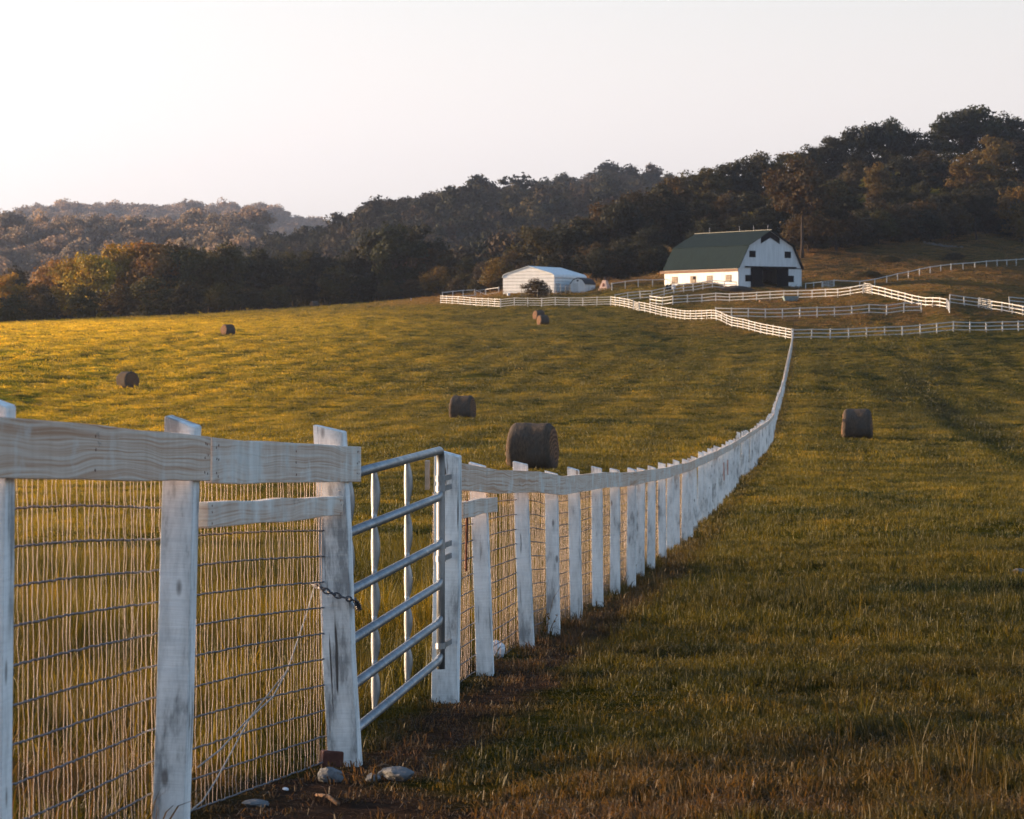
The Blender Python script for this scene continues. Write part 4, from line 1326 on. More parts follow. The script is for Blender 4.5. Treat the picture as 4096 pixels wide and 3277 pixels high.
rock(1590, 3110, on_ground_y(1590, 3125), 0.085, 0.055, 0.034, 5, M['stone'], "stone", "long grey pointed stone lying right of the gate post", "stone", -0.5, 0.2)
rock(1490, 3115, on_ground_y(1490, 3125), 0.034, 0.03, 0.022, 6, M['stone'], "stone", "small dark stone between gate post and pointed stone", "stone", 0.8, 0.2)
rock(1020, 3225, on_ground_y(1020, 3232), 0.052, 0.035, 0.017, 8, M['stone'], "stone", "flat pale stone on bare soil under the netting", "stone", 0.1, 0.2)
rock(1142, 3160, on_ground_y(1142, 3165), 0.012, 0.012, 0.008, 9, M['plastic'], "pebble", "tiny white pebble on the soil under the netting", "pebble", 0.1, 0.2)
rock(4075, 2290, on_ground_y(4075, 2296), 0.11, 0.07, 0.05, 12, M['stone'], "stone", "lone pale stone in the grass by the right frame edge", "stone", 0.2, 0.3)
rock(1990, 2545, 20.6, 0.06, 0.03, 0.07, 14, M['plastic'], "feed_bag", "crumpled white plastic scrap at the foot of the netting", "plastic scrap", 0.2, 0.1)
rock(2460, 2062, on_ground_y(2868, 2078), 0.001, 0.001, 0.001, 15, M['stone'], "pebble", "x", "pebble") if False else None
yb = on_ground_y(1325, 3068)
pb = pt(1325, 3068, yb)
mb = MB(); mb.box(-.046, .046, -.03, .03, 0, .075)
o = put("brick", mb, M['brick'], None, T(pb.x, pb.y, h(pb.x, pb.y) - .008) @ Matrix.Rotation(0.25, 4, 'Z') @ Matrix.Rotation(0.06, 4, 'Y'), bevel=0.008)
tag(o, "broken red brick standing against the foot of the gate post", "brick")
def stick(u0, v0, u1, v1, r, label):
    y0, y1 = on_ground_y(u0, v0), on_ground_y(u1, v1)
    a, b = pt(u0, v0, y0), pt(u1, v1, y1)
    a.z = h(a.x, a.y) + r; b.z = h(b.x, b.y) + r * 1.5
    mb = MB(); m_ = (a + b) / 2 + Vector((0.004, 0, 0.012))
    mb.tube([a, m_, b], [r * .7, r, r], 7)
    tag(put("stick", mb, M['stick'], None, Matrix.Identity(4), smooth=True), label, "stick")
stick(1265, 3190, 1352, 3235, 0.008, "broken brown stick on the soil in front of the grey stone")
stick(1490, 3078, 1570, 3075, 0.004, "thin straw-coloured stick behind the pointed stone")

# ------------------------------------------------------------------ hay bales
def bale_mesh(seed):
    rg = np.random.default_rng(seed)
    n, rings = 40, 15
    vs = []; fs = []
    for i in range(rings):
        t = i / (rings - 1)
        x = (t - 0.5) * 1.42
        e = min(t, 1 - t)
        r = 0.735 * (1 - 0.14 * max(0, 1 - e / 0.10) ** 2.2) + 0.003 * math.sin(9 * t + seed)
        for k in range(n):
            a = 2 * math.pi * k / n
            rr = r * (1 + 0.011 * rg.normal() + 0.02 * math.sin(3 * a + seed + 2 * t) + 0.012 * math.sin(5 * a + 3 * t))
            yy = math.cos(a) * rr * 1.03; zz = math.sin(a) * rr * 0.98
            if zz < -0.62: zz = -0.62 + (zz + 0.62) * 0.15
            vs.append((x * (1.05 - 0.075 * (zz + 0.63)) + 0.006 * rg.normal(), yy * (1.04 - 0.05 * (zz + 0.63)), zz + 0.63 + 0.006 * math.sin(2.2 * t * math.pi + seed) * (zz + .63)))
    for i in range(rings - 1):
        for k in range(n):
            k2 = (k + 1) % n
            fs.append((i * n + k, i * n + k2, i * n + n + k2, i * n + n + k))
    me = MB().add(vs, fs).mesh("wrap", True)
    ends = []
    for s in (-1, 1):
        ev = []; ef = []
        base = vs[:n] if s < 0 else vs[-n:]
        for q, f in enumerate((1.0, 0.8, 0.55, 0.3)):
            for (x, y, z) in base:
                ev.append((x + s * (0.0, 0.035, 0.045, 0.05)[q] + rg.normal() * 0.008 * (q > 0), y * f, 0.63 + (z - 0.63) * f))
        ev.append((base[0][0] + s * 0.05, 0, 0.63))
        for q in range(3):
            for k in range(n):
                k2 = (k + 1) % n
                ef.append((q * n + k, q * n + k2, q * n + n + k2, q * n + n + k))
        for k in range(n):
            ef.append((3 * n + k, 3 * n + (k + 1) % n, 4 * n))
        m2 = MB().add(ev, ef).mesh("end", True)
        fix_normals(m2)
        m2.materials.append(M['hay_end'])
        ends.append(m2)
    fix_normals(me)
    me.materials.append(M['hay'])
    return me, ends
BM = [bale_mesh(s) for s in range(3)]
BALES = [  # u, distance, axis angle, scale, label
 (2130, 91, R(-12), 1.07, "largest brown hay bale, rising behind the fence just past the gate"),
 (1850, 170, R(-14), 1.0, "upright-sided hay bale in mid field left of the largest bale"),
 (3430, 151, R(-10), 1.12, "lone hay bale on the right side of the fence"),
 (510, 238, R(-44), 0.98, "hay bale in the left field with its dark round end in view"),
 (912, 352, R(38), 0.98, "small hay bale with a reddish lit end near the far field edge"),
 (1258, 548, R(30), 1.0, "farthest hay bale, close under the dark hedgerow"),
 (2172, 400, R(25), 1.0, "front one of the two bales below the paddock fence"),
 (2155, 421, R(28), 1.0, "rear one of the two bales below the paddock fence")]
for i, (u, y, a, s, lab) in enumerate(BALES):
    p = gp(u, y)
    b = thing("hay_bale", lab, "hay bale", p - Vector((0, 0, 0.02)), a, "round hay bales in the pasture")
    mw = WM[b.name] @ Matrix.Diagonal((s * 0.88, s, s, 1))
    w, e = BM[i % 3]
    o = bpy.data.objects.new("wrap", w); link(o, b, mw)
    for m_ in e:
        o = bpy.data.objects.new("end", m_); link(o, b, mw)

# ------------------------------------------------------------------ the white paddock fences
fp_me = MB().box(-.06, .06, -.06, .06, -.2, 1.0).mesh("fence_post"); fix_normals(fp_me); fp_me.materials.append(M['far_white'])
def rail_fence(label, uy, nrails, hgt=1.3, spacing=2.44, rail_h=0.115, side=-1, name="rail_fence", group="white rail fences of the paddocks", lo=0.22, bare=None, top_only=False):
    """A white board fence on the ground along (u, distance) corners; rails on the near side of the posts."""
    P_ = [gp(u, y) for (u, y) in uy]
    o = thing(name, label, "fence", P_[0], 0, group)
    L = [0]
    for a, b in zip(P_[:-1], P_[1:]):
        L.append(L[-1] + math.hypot(b.x - a.x, b.y - a.y))
    n = max(1, round(L[-1] / spacing))
    pos = []
    for i in range(n + 1):
        s = L[-1] * i / n
        k = min(len(P_) - 2, max(j for j in range(len(P_)) if L[j] <= s + 1e-6))
        t = (s - L[k]) / (L[k + 1] - L[k])
        x = P_[k].x + (P_[k + 1].x - P_[k].x) * t; y = P_[k].y + (P_[k + 1].y - P_[k].y) * t
        pos.append(Vector((x, y, h(x, y))))
    for p in pos:
        q = bpy.data.objects.new("post", fp_me)
        link(q, o, T(p.x, p.y, p.z) @ Matrix.Rotation(random.uniform(-.03, .03), 4, 'Y') @ Matrix.Rotation(random.uniform(0, 0.2), 4, 'Z') @ Matrix.Diagonal((1, 1, (hgt + random.uniform(0.02, 0.09)), 1)))
    for r in range(nrails):
        zr = hgt - rail_h / 2 - (hgt - rail_h - lo) * r / max(1, nrails - 1) if nrails > 1 else hgt - rail_h / 2
        mb = MB()
        prev = None
        for i, p in enumerate(pos):
            a = pos[max(0, i - 1)]; b = pos[min(len(pos) - 1, i + 1)]
            d = Vector((b.x - a.x, b.y - a.y, 0)).normalized()
            nrm = Vector((d.y, -d.x, 0))                    # near side
            if nrm.dot(Vector((p.x, p.y, 0))) > 0: nrm = -nrm
            c = p + nrm * 0.078 + Vector((0, 0, zr + random.uniform(-.02, .02)))
            cur = (c, nrm)
            if prev:
                (c0, n0) = prev
                hh = Vector((0, 0, rail_h / 2)); th = 0.016
                c1 = c
                mb.hexa([c0 - hh - n0 * th, c0 - hh + n0 * th, c1 - hh + nrm * th, c1 - hh - nrm * th, c0 + hh - n0 * th, c0 + hh + n0 * th, c1 + hh + nrm * th, c1 + hh - nrm * th])
            prev = cur
        put("rail", mb, M['far_white'], o, Matrix.Identity(4))
    return o
def tube_gate(label, a, b, hgt=1.25, rails=5, name="paddock_gate", brace=False):
    A, B = gp(*a), gp(*b)
    o = thing(name, label, "gate", A, 0, "gates of the paddocks")
    mb = MB()
    z = Vector((0, 0, 1))
    mb.beam(A + z * .15, A + z * hgt, .05, .05, Vector((0, 1, 0))); mb.beam(B + z * .15, B + z * hgt, .05, .05, Vector((0, 1, 0)))
    mid = (A + B) / 2
    mb.beam(mid + z * .2, mid + z * (hgt - .04), .04, .04, Vector((0, 1, 0)))
    put("frame", mb, M['far_white'], o, Matrix.Identity(4))
    for r in range(rails):
        q = z * (0.18 + (hgt - 0.21) * r / (rails - 1))
        mb = MB(); d = (B - A).normalized() * .03
        mb.beam(A + q + d, B + q - d, .06, .07)
        put("rail", mb, M['far_white'], o, Matrix.Identity(4))
    if brace:
        mb = MB(); mb.beam(A + z * 1.1, B + z * .3, .05, .09)
        put("brace", mb, M['far_white'], o, Matrix.Identity(4))
    return o
rail_fence("sunlit four-rail white fence at the left end of the paddock", [(1763, 480), (2003, 458)], 4, 1.34, rail_h=0.085)
rail_fence("four-rail white fence below the garage, behind the two bales", [(2003, 458), (2443, 450)], 4, 1.34, rail_h=0.085)
rail_fence("short sunlit four-rail fence left of the narrow gate", [(2443, 450), (2534, 439)], 4, 1.34, rail_h=0.085)
tube_gate("narrow white gate in the sunlit diagonal fence", (2536, 438.6), (2556, 436.4), rails=6)
rail_fence("long sunlit four-rail fence slanting down from the narrow gate to the corner post", [(2558, 436.8), (2667, 425), (2734, 416), (2809, 408), (2917, 395), (3042, 382), (3168, 370)], 4, 1.34, rail_h=0.085)
rail_fence("three-rail fence running right from the corner where the long fence ends", [(3172, 370.5), (3400, 371), (3700, 373), (4096, 378), (4330, 381)], 3, 1.26, 2.36)
rail_fence("three-rail fence in the middle of the paddock that stops short on the right", [(2862, 405), (2960, 403.5), (3140, 402), (3400, 402), (3685, 402)], 3, 1.34, 2.3)
rail_fence("three-rail fence below the barn, ending at the upper gate", [(2600, 445), (2661, 440), (2786, 439), (2909, 437), (3157, 432), (3280, 430), (3451, 425)], 3, 1.25, 2.2)
rail_fence("three-rail fence climbing across the lit barn wall", [(2460, 453), (2548, 453), (2598, 452), (2650, 452), (2750, 455), (2850, 458), (2945, 459)], 3, 1.25, 1.95)
rail_fence("single-rail fence on the grass left of the barn", [(2448, 474), (2501, 475), (2547, 476), (2668, 477)], 1, 1.2, 2.1, name="rail_fence")
rail_fence("bluish unlit two-rail fence behind the left paddock", [(1770, 503), (1846, 505), (1900, 505)], 2, 1.25, 2.4)
tube_gate("wooden gate with a slanting brace in the fence left of the garage", (1904, 505), (1940, 505), 1.1, 2, brace=True)
rail_fence("two-rail fence end joining the white garage", [(1943, 505), (1995, 503)], 2, 1.15, 2.2)
tube_gate("pale gate at the top of the slanting fence right of the barn", (3455, 425.5), (3485, 423), 1.45, 6)
rail_fence("sunlit three-rail fence slanting down right from the upper gate", [(3488, 423), (3605, 413), (3700, 405), (3787, 398)], 3, 1.28, 2.4)
tube_gate("open white gate seen nearly edge-on at the foot of the slanting fence", (3790, 397), (3799, 392), 1.3, 5)
rail_fence("short bluish three-rail fence between the open gate and the lit gate", [(3799, 404), (3914, 404.5)], 3, 1.3, 2.0)
tube_gate("sunlit tube gate near the right frame edge", (3918, 404), (3963, 402), 1.4, 6)
rail_fence("sunlit three-rail fence leaving the frame on the right", [(3966, 402), (4096, 396), (4240, 391)], 3, 1.3, 2.3)
rail_fence("white four-rail pen side at the right frame edge", [(4038, 404), (4096, 405), (4240, 406)], 4, 1.75, 2.4)
rail_fence("single-rail fence from the barn to the first hill gate", [(3222, 463), (3288, 459)], 1, 1.1, 2.4)
tube_gate("pale wire gate in the single-rail fence right of the barn", (3292, 459), (3334, 461), 1.1, 5)
rail_fence("long single-rail fence climbing the hill to the right", [(3336, 461), (3435, 465), (3513, 472), (3628, 487), (3803, 510), (3974, 530), (4096, 548), (4230, 565)], 1, 1.15, 6.2)

# ------------------------------------------------------------------ the barn
def local_frame(origin, ang):                            # local x along ang, y to its left
    return T(*origin) @ Matrix.Rotation(ang, 4, 'Z')
bc = pt(2952, 1158, 462)
BZ = h(bc.x + 4, bc.y + 4) - 0.1
BW, BLn = 12.7, 18.5
BA = R(34.4)
BASE = Vector((bc.x, bc.y, min(BZ, bc.z)))
barn = thing("barn", "white gambrel barn with a green metal roof and dark doors", "barn", BASE, BA)
MWb = WM[barn.name]
EH, KH, PH, KX = 3.3, 6.75, 9.15, 1.9                   # eave, knee, peak heights; knee inset
# gable wall: local x across, y into the building
def gable(yc):
    mb = MB()
    t = 0.15
    def bx(x0, x1, z0, z1):
        mb.box(x0, x1, yc, yc + t, z0, z1)
    return mb
mb = MB()
t = 0.15
DX0, DX1, DH = 2.5, 9.95, 3.42
prof = [(0, -0.8), (DX0, -0.8), (DX0, DH), (DX1, DH), (DX1, -0.8), (BW, -0.8), (BW, EH), (BW - KX, KH), (BW / 2, PH), (KX, KH), (0, EH)]
mb.poly_prism([(DX1, -0.8), (BW, -0.8), (BW, EH), (BW, EH), (DX1, EH)], lambda a, s, z: (a, s * t, z), 1)
mb2 = MB()
mb2.box(0, DX0, 0, t, -0.8, DH); mb2.box(DX1, BW, 0, t, -0.8, EH)
mb2.poly_prism([(0, DH), (BW, DH), (BW - KX * (DH - EH) / (KH - EH), DH), (BW - KX, KH), (BW / 2, PH), (KX, KH), (KX * (DH - EH) / (KH - EH), DH)], lambda a, s, z: (a, s * t, z + .0), 1)
put("front_wall", mb2, M['siding'], barn, MWb)
mb = MB(); mb.box(0, t, t, BLn, -1.2, EH); put("side_wall", mb, M['siding'], barn, MWb)
mb = MB(); mb.box(BW - t, BW, t, BLn, -1.2, EH); put("side_wall", mb, M['siding'], barn, MWb)
mb = MB()
mb.poly_prism([(0, -1), (BW, -1), (BW, EH), (BW - KX, KH), (BW / 2, PH), (KX, KH), (0, EH)], lambda a, s, z: (a, BLn + s * t, z), 1)
put("rear_wall", mb, M['siding'], barn, MWb)
mb = MB(); mb.box(t, BW - t, t, BLn, -0.05, 0.02); put("barn_floor", mb, M['soil'], barn, MWb)
mb = MB(); mb.box(t, BW - t, t, BLn, EH + .35, EH + .45); put("loft_floor", mb, M['weathered'], barn, MWb)
def slope(p0, p1, th=0.09, y0=-0.45, y1=BLn + 0.4):
    mb = MB()
    d = Vector((p1[0] - p0[0], p1[1] - p0[1])); nrm = Vector((-d.y, d.x)).normalized() * th
    if nrm.y < 0: nrm = -nrm
    mb.hexa([(p0[0], y0, p0[1]), (p1[0], y0, p1[1]), (p1[0], y1, p1[1]), (p0[0], y1, p0[1]),
             (p0[0] + nrm.x, y0, p0[1] + nrm.y), (p1[0] + nrm.x, y0, p1[1] + nrm.y), (p1[0] + nrm.x, y1, p1[1] + nrm.y), (p0[0] + nrm.x, y1, p0[1] + nrm.y)])
    return mb
kk = (KH - EH) / KX
lowL = (-0.12, EH - 0.05)
rl = put("lower_roof", slope(lowL, (KX, KH + .02)), M['green_roof'], barn, MWb); rl["label"] = "steep lower slope of the green roof"
put("upper_roof", slope((KX - 0.12, KH + .02), (BW / 2, PH + .04)), M['green_roof'], barn, MWb)
put("upper_roof", slope((BW / 2, PH + .04), (BW - KX + 0.12, KH + .02)), M['green_roof'], barn, MWb)
put("lower_roof", slope((BW - KX, KH + .02), (BW + 0.12, lowL[1])), M['green_roof'], barn, MWb)
mb = MB(); mb.beam((BW / 2, -0.5, PH + .16), (BW / 2, BLn + .45, PH + .16), .3, .06); mb.beam((KX - .05, -0.46, KH + .11), (KX - .05, BLn + .41, KH + .11), .10, .04)
put("ridge_cap", mb, simple("roof_trim", (0.035, 0.055, 0.055), 0.5, 0.1), barn, MWb)
mb = MB()
for y0, y1 in ((-0.1, 2.55), (2.6, 19.7)):
    mb.box(-0.10, -0.02, y0, y1, EH - 0.52, EH - 0.10)
put("fascia", mb, M['weathered'], barn, MWb)
for i, f in enumerate((0.125, 0.38, 0.605, 0.86)):       # side windows, from the gable corner
    y = BLn * f
    wn_ = put("window", MB().box(-0.055, -0.005, y - 0.72, y + 0.72, 1.22, 2.28), M['weathered'], barn, MWb)
    mb = MB()
    for (a0, a1) in ((-0.60, -0.03), (0.03, 0.60)):
        for (c0, c1) in ((1.32, 1.73), (1.78, 2.19)):
            if i == 2 and a0 < 0 and c0 > 1.5: continue
            mb.box(-0.075, -0.05, y + a0, y + a1, c0, c1)
    put("pane", mb, M['pane'], wn_, MWb)
    if i == 2:
        wn_["label"] = "side window with one broken dark pane"
        put("broken_pane", MB().box(-0.07, -0.05, y - 0.60, y - 0.03, 1.78, 2.19), M['black'], wn_, MWb)
mb = MB()                                                # hay hood under the peak
mb.poly_prism([(BW / 2 - 1.85, PH - 1.04), (BW / 2 - 1.85, PH - 1.92), (BW / 2, PH - 0.98), (BW / 2 + 1.85, PH - 1.92), (BW / 2 + 1.85, PH - 1.04), (BW / 2, PH - 0.02)],
              lambda a, s, z: (a, -0.10 + s * 0.095, z - 0.07), 1)
put("hay_hood", mb, M['black'], barn, MWb)
for x in (2.2 + .62, BW - 2.2 - .62):
    put("loft_window", MB().box(x - .62, x + .62, -0.05, -0.004, 5.0, 6.0), M['black'], barn, MWb)
for x0 in (1.42, 9.98):
    put("shutter", MB().box(x0, x0 + 1.1, -0.06, -0.004, 1.25, 2.25), M['black'], barn, MWb)
put("track_beam", MB().box(1.3, BW - 1.2, -0.22, -0.07, 3.42, 3.62), M['black'], barn, MWb)
mb = MB()
for i in range(9): mb.box(2.5 + i * .262, 2.5 + i * .262 + .25, -0.13, -0.065, -0.15, 3.40)
put("sliding_door", mb, M['black'], barn, MWb)
mb = MB()
for i in range(9): mb.box(7.6 + i * .262, 7.6 + i * .262 + .25, -0.13, -0.065, -0.15, 3.40)
put("sliding_door", mb, M['black'], barn, MWb)
for f in (0.03, 0.22, 0.41, 0.82):
    mb = MB(); mb.tube([(BW / 2, BLn * f, PH + .1), (BW / 2, BLn * f, PH + .95)], 0.02, 5)
    put("lightning_rod", mb, M['plastic'], barn, MWb)
# dark tractor inside the doorway
tr = thing("tractor", "dark tractor standing in the barn doorway", "tractor", MWb @ Vector((6.4, 3.2, 0.02)), BA)
m_ = WM[tr.name]
put("body", MB().box(-.3, .3, -1.2, .9, .7, 1.25).box(-.36, .36, .6, 1.3, .9, 1.5), M['dark_machine'], tr, m_, bevel=.05)
def wheel(c, r, w):
    mb = MB(); mb.tube([(c[0] - w / 2, c[1], c[2]), (c[0] + w / 2, c[1], c[2])], r, 18); return mb
for c, r, w in (((-.75, .9, .75), .75, .4), ((.75, .9, .75), .75, .4), ((-.5, -.9, .42), .42, .22), ((.5, -.9, .42), .42, .22)):
    put("wheel", wheel(c, r, w), M['black'], tr, m_)
mb = MB()
for sx in (-.45, .45):
    for sy in (.45, 1.25): mb.box(sx - .03, sx + .03, sy - .03, sy + .03, 1.4, 2.3)
mb.box(-.55, .55, .35, 1.35, 2.3, 2.38)
put("canopy", mb, M['dark_machine'], tr, m_)

# ------------------------------------------------------------------ steel garage and small shed
sc = pt(2012, 1179, 488)
SW, SL, SA = 9.35, 11.4, R(-28)
s0 = Vector((sc.x, sc.y, h(sc.x, sc.y)))
shed = thing("garage", "white ribbed steel garage with rounded eaves beside the paddock", "garage", s0, SA)
# left front corner is the origin; x runs along the gable, which comes nearer to the right
MWs = WM[shed.name]
SE, SP = 3.05, 4.45
zb = -0.6
def shed_prof():
    return [(0, zb), (SW, zb), (SW, SE - .35), (SW - .12, SE - .05), (SW - .45, SE + .18), (SW / 2, SP), (.45, SE + .18), (.12, SE - .05), (0, SE - .35)]
put("front_wall", MB().poly_prism(shed_prof(), lambda a, s, z: (a, s * .08, z), 1), M['ribbed'], shed, MWs)
put("rear_wall", MB().poly_prism(shed_prof(), lambda a, s, z: (a, SL + s * .08, z), 1), M['ribbed'], shed, MWs)
for x in (0.005, SW - .065):
    put("side_wall", MB().box(x, x + .06, .08, SL, zb, SE - .34), M['ribbed'], shed, MWs)
mb = MB()
pr = [(SW + .10, SE - .36), (SW + .0, SE + .0), (SW - .40, SE + .27), (SW / 2, SP + .08), (.40, SE + .27), (.0, SE + .0), (-.10, SE - .36)]
inn = [(SW + .012, SE - .36), (SW - .08, SE - .04), (SW - .44, SE + .195), (SW / 2, SP + .012), (.44, SE + .195), (.08, SE - .04), (-.012, SE - .36)]
for i in range(len(pr) - 1):
    a, b, c, d = pr[i], pr[i + 1], inn[i + 1], inn[i]
    y0, y1 = -.15, SL + .2
    mb.hexa([(d[0], y0, d[1]), (a[0], y0, a[1]), (a[0], y1, a[1]), (d[0], y1, d[1]), (c[0], y0, c[1]), (b[0], y0, b[1]), (b[0], y1, b[1]), (c[0], y1, c[1])])
put("roof", mb, simple("white_steel_roof", (0.62, 0.64, 0.65), 0.55, 0.1, 2), shed, MWs)

hc = pt(2282, 1166, 485)
hut = thing("garden_shed", "small white gambrel shed with a dark roof right of the steel garage", "shed", (hc.x, hc.y, h(hc.x, hc.y)), R(-24))
m_ = WM[hut.name]
HW, HL = 2.5, 4.5
hp = [(0, -.3), (HW, -.3), (HW, 1.45), (HW - .45, 2.05), (HW / 2, 2.38), (.45, 2.05), (0, 1.45)]
put("wall", MB().poly_prism(hp, lambda a, s, z: (a, s * HL, z), 1), M['siding'], hut, m_)
hr = [(-.10, 1.38), (.42, 2.08), (HW / 2, 2.42), (HW - .42, 2.08), (HW + .10, 1.38)]
mb = MB()
for a, b in zip(hr[:-1], hr[1:]):
    mb.hexa([(a[0], -.12, a[1]), (b[0], -.12, b[1]), (b[0], HL + .1, b[1]), (a[0], HL + .1, a[1]),
             (a[0], -.12, a[1] + .07), (b[0], -.12, b[1] + .07), (b[0], HL + .1, b[1] + .07), (a[0], HL + .1, a[1] + .07)])
put("roof", mb, M['dark_roof'], hut, m_)
put("vent", MB().box(HW / 2 - .16, HW / 2 + .16, -.03, -.003, 1.85, 2.1), M['black'], hut, m_)
put("door", MB().box(.45, 1.35, -.04, -.003, -.1, 1.55), M['far_white'], hut, m_)
# bush and odds and ends in the yard
def bush(u, v, y, hgt, wid, colour, label, key='shrub1', name="bush"):
    b = pt(u, v, y)
    p = Vector((b.x, b.y, h(b.x, b.y)))
    p.z -= 0.12 * hgt
    o = thing(name, label, "bush", p)
    cm, tm = TREE[key]
    mw = WM[o.name] @ Matrix.Rotation(random.uniform(0, 6), 4, 'Z') @ Matrix.Diagonal((wid, wid, hgt, 1))
    c = bpy.data.objects.new('foliage', cm); link(c, o, mw); k = COLR[colour]; c.color = (*k, 1)
    t_ = bpy.data.objects.new('stem', tm); link(t_, o, mw)
    return o
bush(2142, 1180, 475, 3.2, 4.6, 'brown', "dark brown round bush in front of the steel garage")
bush(3480, 1120, 492, 1.3, 5.0, 'olive', "low dark bush on the slope right of the barn", 'shrub2')
bush(3560, 1045, 522, 1.5, 3.6, 'olive', "small olive bush on the dry slope above the single-rail fence", 'shrub0')
bush(3820, 1030, 540, 1.6, 4.0, 'brown', "tawny bush on the dry slope near the stone wall", 'shrub1')
def panel(u, v, y, w, hgt, label, rz=0.0, tilt=0.12):
    b = pt(u, v, y)
    o = thing("wire_panel", label, "panel", (b.x, b.y, h(b.x, b.y)), rz, "loose metal panels in the yard", Matrix.Rotation(-tilt, 4, 'X'))
    mb = MB()
    for (a, c) in (((0, 0, .03), (w, 0, .03)), ((0, 0, hgt), (w, 0, hgt)), ((0, 0, .03), (0, 0, hgt)), ((w, 0, .03), (w, 0, hgt))):
        mb.tube([a, c], 0.035, 6)
    put("frame", mb, M['dark_machine'], o, WM[o.name])
    mb = MB()
    for i in range(1, 6): mb.tube([(0, 0, hgt * i / 6), (w, 0, hgt * i / 6)], 0.012, 4)
    for i in range(1, 8): mb.tube([(w * i / 8, 0, 0), (w * i / 8, 0, hgt)], 0.012, 4)
    put("mesh_infill", mb, M['dark_machine'], o, WM[o.name])
panel(2225, 1174, 478, 1.0, 1.8, "dark metal panel leaning on the garage side wall", R(40))
panel(2085, 1178, 477, 1.6, 1.7, "dark wire panel left of the round bush", R(-28), 0.05)
panel(2150, 1178, 473, 2.0, 1.8, "dark wire panel right of the round bush", R(-20), 0.05)
panel(2262, 1168, 482, 0.8, 1.4, "dark panel standing between garage and small shed", R(-24), 0.02)
b = pt(2034, 1180, 480)
mb = MB(); mb.tube([(0, 0, 0), (0, 0, .45)], [.22, .27], 14)
tag(put("bucket", mb, M['plastic'], None, T(b.x, b.y, h(b.x, b.y))), "white plastic bucket on the grass by the garage front", "bucket")
b = pt(2420, 1166, 481)
hx = thing("well_cover", "pale pinkish tapered wooden housing with a dark post on top", "well cover", (b.x, b.y, h(b.x, b.y)), R(-30))
mb = MB(); a_, c_ = .85, .28
mb.hexa([(-a_, -a_, -.2), (a_, -a_, -.2), (a_, a_, -.2), (-a_, a_, -.2), (-c_, -c_, 1.45), (c_, -c_, 1.45), (c_, c_, 1.45), (-c_, c_, 1.45)])
put("housing", mb, M['pink_wood'], hx, WM[hx.name], bevel=.02)
put("post", MB().box(-.09, .09, -.09, .09, 1.4, 2.0), M['dark_roof'], hx, WM[hx.name])
put("hatch", MB().hexa([(-.16, -.70, .45), (.16, -.70, .45), (.16, -.60, .45), (-.16, -.60, .45), (-.16, -.50, .95), (.16, -.50, .95), (.16, -.42, .95), (-.16, -.42, .95)]), M['rust'], hx, WM[hx.name])
# trough and pallet by the fence below the barn
b = pt(3162, 1206, 428)
tr_ = thing("water_trough", "blue-grey water trough by the fence below the barn doors", "trough", (b.x, b.y, h(b.x, b.y)), R(8))
mb = MB(); W_, D_, H_ = 1.1, .6, .62
mb.hexa([(-W_ * .8, -D_ * .8, 0), (W_ * .8, -D_ * .8, 0), (W_ * .8, D_ * .8, 0), (-W_ * .8, D_ * .8, 0), (-W_, -D_, H_), (W_, -D_, H_), (W_, D_, H_), (-W_, D_, H_)])
put("tank", mb, M['trough'], tr_, WM[tr_.name], bevel=.06)
mb = MB()
for (x0, x1, y0, y1) in ((-1.14, 1.14, -.66, -.56), (-1.14, 1.14, .56, .66), (-1.14, -1.04, -.56, .56), (1.04, 1.14, -.56, .56)): mb.box(x0, x1, y0, y1, H_ - .03, H_ + .05)
put("rim", mb, M['trough'], tr_, WM[tr_.name])
b = pt(3070, 1200, 430)
mb = MB()
for i in range(5): mb.box(-1.2, 1.2, -.5 + i * .22, -.36 + i * .22, .22, .26)
for x in (-1.15, 0, 1.05): mb.box(x, x + .1, -.5, .52, 0, .22)
tag(put("pallet", mb, M['weathered'], None, T(b.x, b.y, h(b.x, b.y)) @ Matrix.Rotation(.1, 4, 'Z')), "low brown wooden pallet left of the water trough", "pallet")
# soil mound and a pale machine along the barn wall
b = pt(2945, 1156, 456)
bm = bmesh.new(); bmesh.ops.create_icosphere(bm, subdivisions=4, radius=1)
for v in bm.verts:
    k_ = 1 + 0.10 * float(vnoise(v.co.x * 3 + 5, v.co.y * 3 + v.co.z, 3))
    v.co = Vector((v.co.x * 2.7 * k_, v.co.y * 1.6 * k_, max(-.3, v.co.z) * .85 * k_))
me = bpy.data.meshes.new("soil_mound"); bm.to_mesh(me); bm.free(); me.polygons.foreach_set('use_smooth', [True] * len(me.polygons))
tag(put("soil_mound", me, M['soil'], None, T(b.x, b.y, h(b.x, b.y))), "dark heap of soil at the near corner of the barn", "soil heap")
b = pt(2690, 1163, 463)
mc = thing("hay_rake", "pale farm implement parked at the far end of the lit barn wall", "farm implement", (b.x, b.y, h(b.x, b.y)), R(-50))
mb = MB(); mb.beam((-1, 0, .6), (1.1, 0, .75), .12, .12); mb.beam((-.6, -.3, .55), (.9, .4, 1.05), .08, .08); mb.tube([(-.9, 0, .7), (-1.2, .1, 1.3)], .05, 6)
put("frame", mb, M['plastic'], mc, WM[mc.name])
for x in (-.8, -.1, .6):
    put("wheel", wheel((x, -.35, .38), .38, .12), M['black'] if x < 0 else M['plastic'], mc, WM[mc.name])
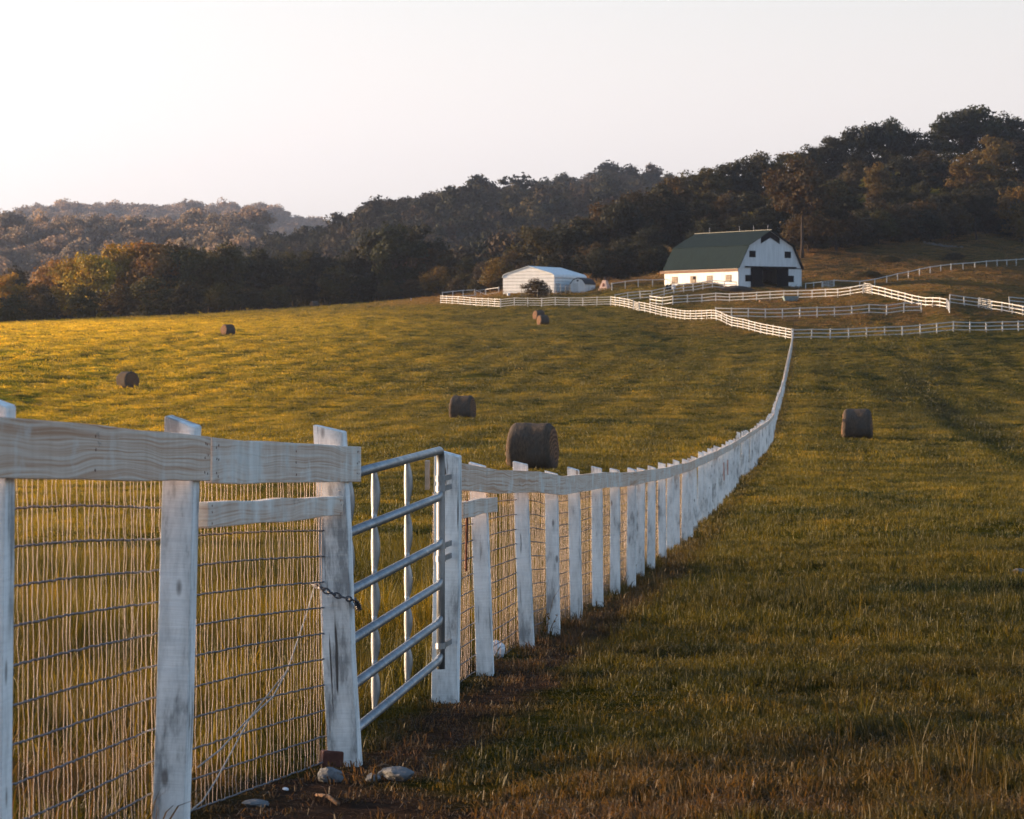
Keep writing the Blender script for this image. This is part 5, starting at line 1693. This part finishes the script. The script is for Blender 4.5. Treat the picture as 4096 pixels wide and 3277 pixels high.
# pale dry-stone wall along the wood
ws = thing("stone_wall", "low broken pale stone wall along the edge of the right wood", "wall", gp(3770, 572))
mb = MB()
rg = random.Random(4)
for i in range(60):
    u = 3695 + 160 * i / 59
    p = gp(u, 572 + rg.uniform(-.4, .4)); s = rg.uniform(.10, .30)
    if rg.random() < 0.3: continue
    mb.hexa([p + Vector(((-1 if k in (0, 3, 4, 7) else 1) * s * rg.uniform(.7, 1.1), (-1 if k in (0, 1, 4, 5) else 1) * s * .6, (-.1 if k < 4 else s * rg.uniform(.9, 1.7)))) for k in range(8)])
put("stones", mb, simple("pale_wall_stone", (.13, .115, .105), .9, .3, 3), ws, Matrix.Identity(4))
# marker post in the rough grass by the hedge
b = pt(1644, 1185, 515)
tag(put("marker_post", MB().box(-.06, .06, -.06, .06, -.3, .6), M['far_white'], None, T(b.x, b.y, h(b.x, b.y))), "short white marker post in the rough grass left of the paddock", "post")

# ------------------------------------------------------------------ haze
mh = bpy.data.materials.new("haze_air"); mh.use_nodes = True
nt = mh.node_tree
for n in list(nt.nodes):
    if n.type == 'BSDF_PRINCIPLED': nt.nodes.remove(n)
pv = nt.nodes.new("ShaderNodeVolumePrincipled")
pv.inputs["Color"].default_value = (0.80, 0.84, 1.0, 1)
pv.inputs["Density"].default_value = 0.00008
pv.inputs["Anisotropy"].default_value = 0.82
nt.links.new(pv.outputs[0], nt.nodes["Material Output"].inputs["Volume"])
hz = put("haze", MB().box(-2000, 1400, -300, 4800, -60, 300), mh)
kind(hz, "stuff"); hz["label"] = "pale evening haze over the valley"

# leafy weeds that come up by the posts
def weed(u, v, y, hgt, label, seed):
    rg = random.Random(seed)
    b = pt(u, v, y); p = Vector((b.x, b.y, h(b.x, b.y)))
    o = thing("weed", label, "weed", p, 0, "weeds by the fence posts")
    mb = MB(); st = MB()
    for k in range(5):
        a = rg.uniform(0, 6.28); tip = Vector((math.cos(a) * hgt * .35, math.sin(a) * hgt * .35, hgt * rg.uniform(.6, 1)))
        st.tube([(0, 0, -.01), tuple(tip * .5 + Vector((0, 0, .02))), tuple(tip)], [.003, .0025, .0015], 5)
        for q in range(5):
            c = tip * rg.uniform(.35, 1.0); d = Vector((rg.uniform(-1, 1), rg.uniform(-1, 1), rg.uniform(-.3, .6))).normalized()
            s_ = d.cross(Vector((0, 0, 1))).normalized(); L = rg.uniform(.025, .045)
            mb.add([c, c + d * L * .5 + s_ * L * .25, c + d * L, c + d * L * .5 - s_ * L * .25], [(0, 1, 2, 3)])
    put("stem", st, M['stick'], o, WM[o.name])
    lf = put("leaves", mb, M['leaf'], o, WM[o.name]); lf.color = (0.12, 0.075, 0.015, 1)
weed(2190, 2530, 23.6, 0.24, "small yellowing weed at the foot of the third post past the gate", 3)
weed(2165, 2590, 22.6, 0.16, "lower leafy weed just left of the taller yellowing weed", 5)
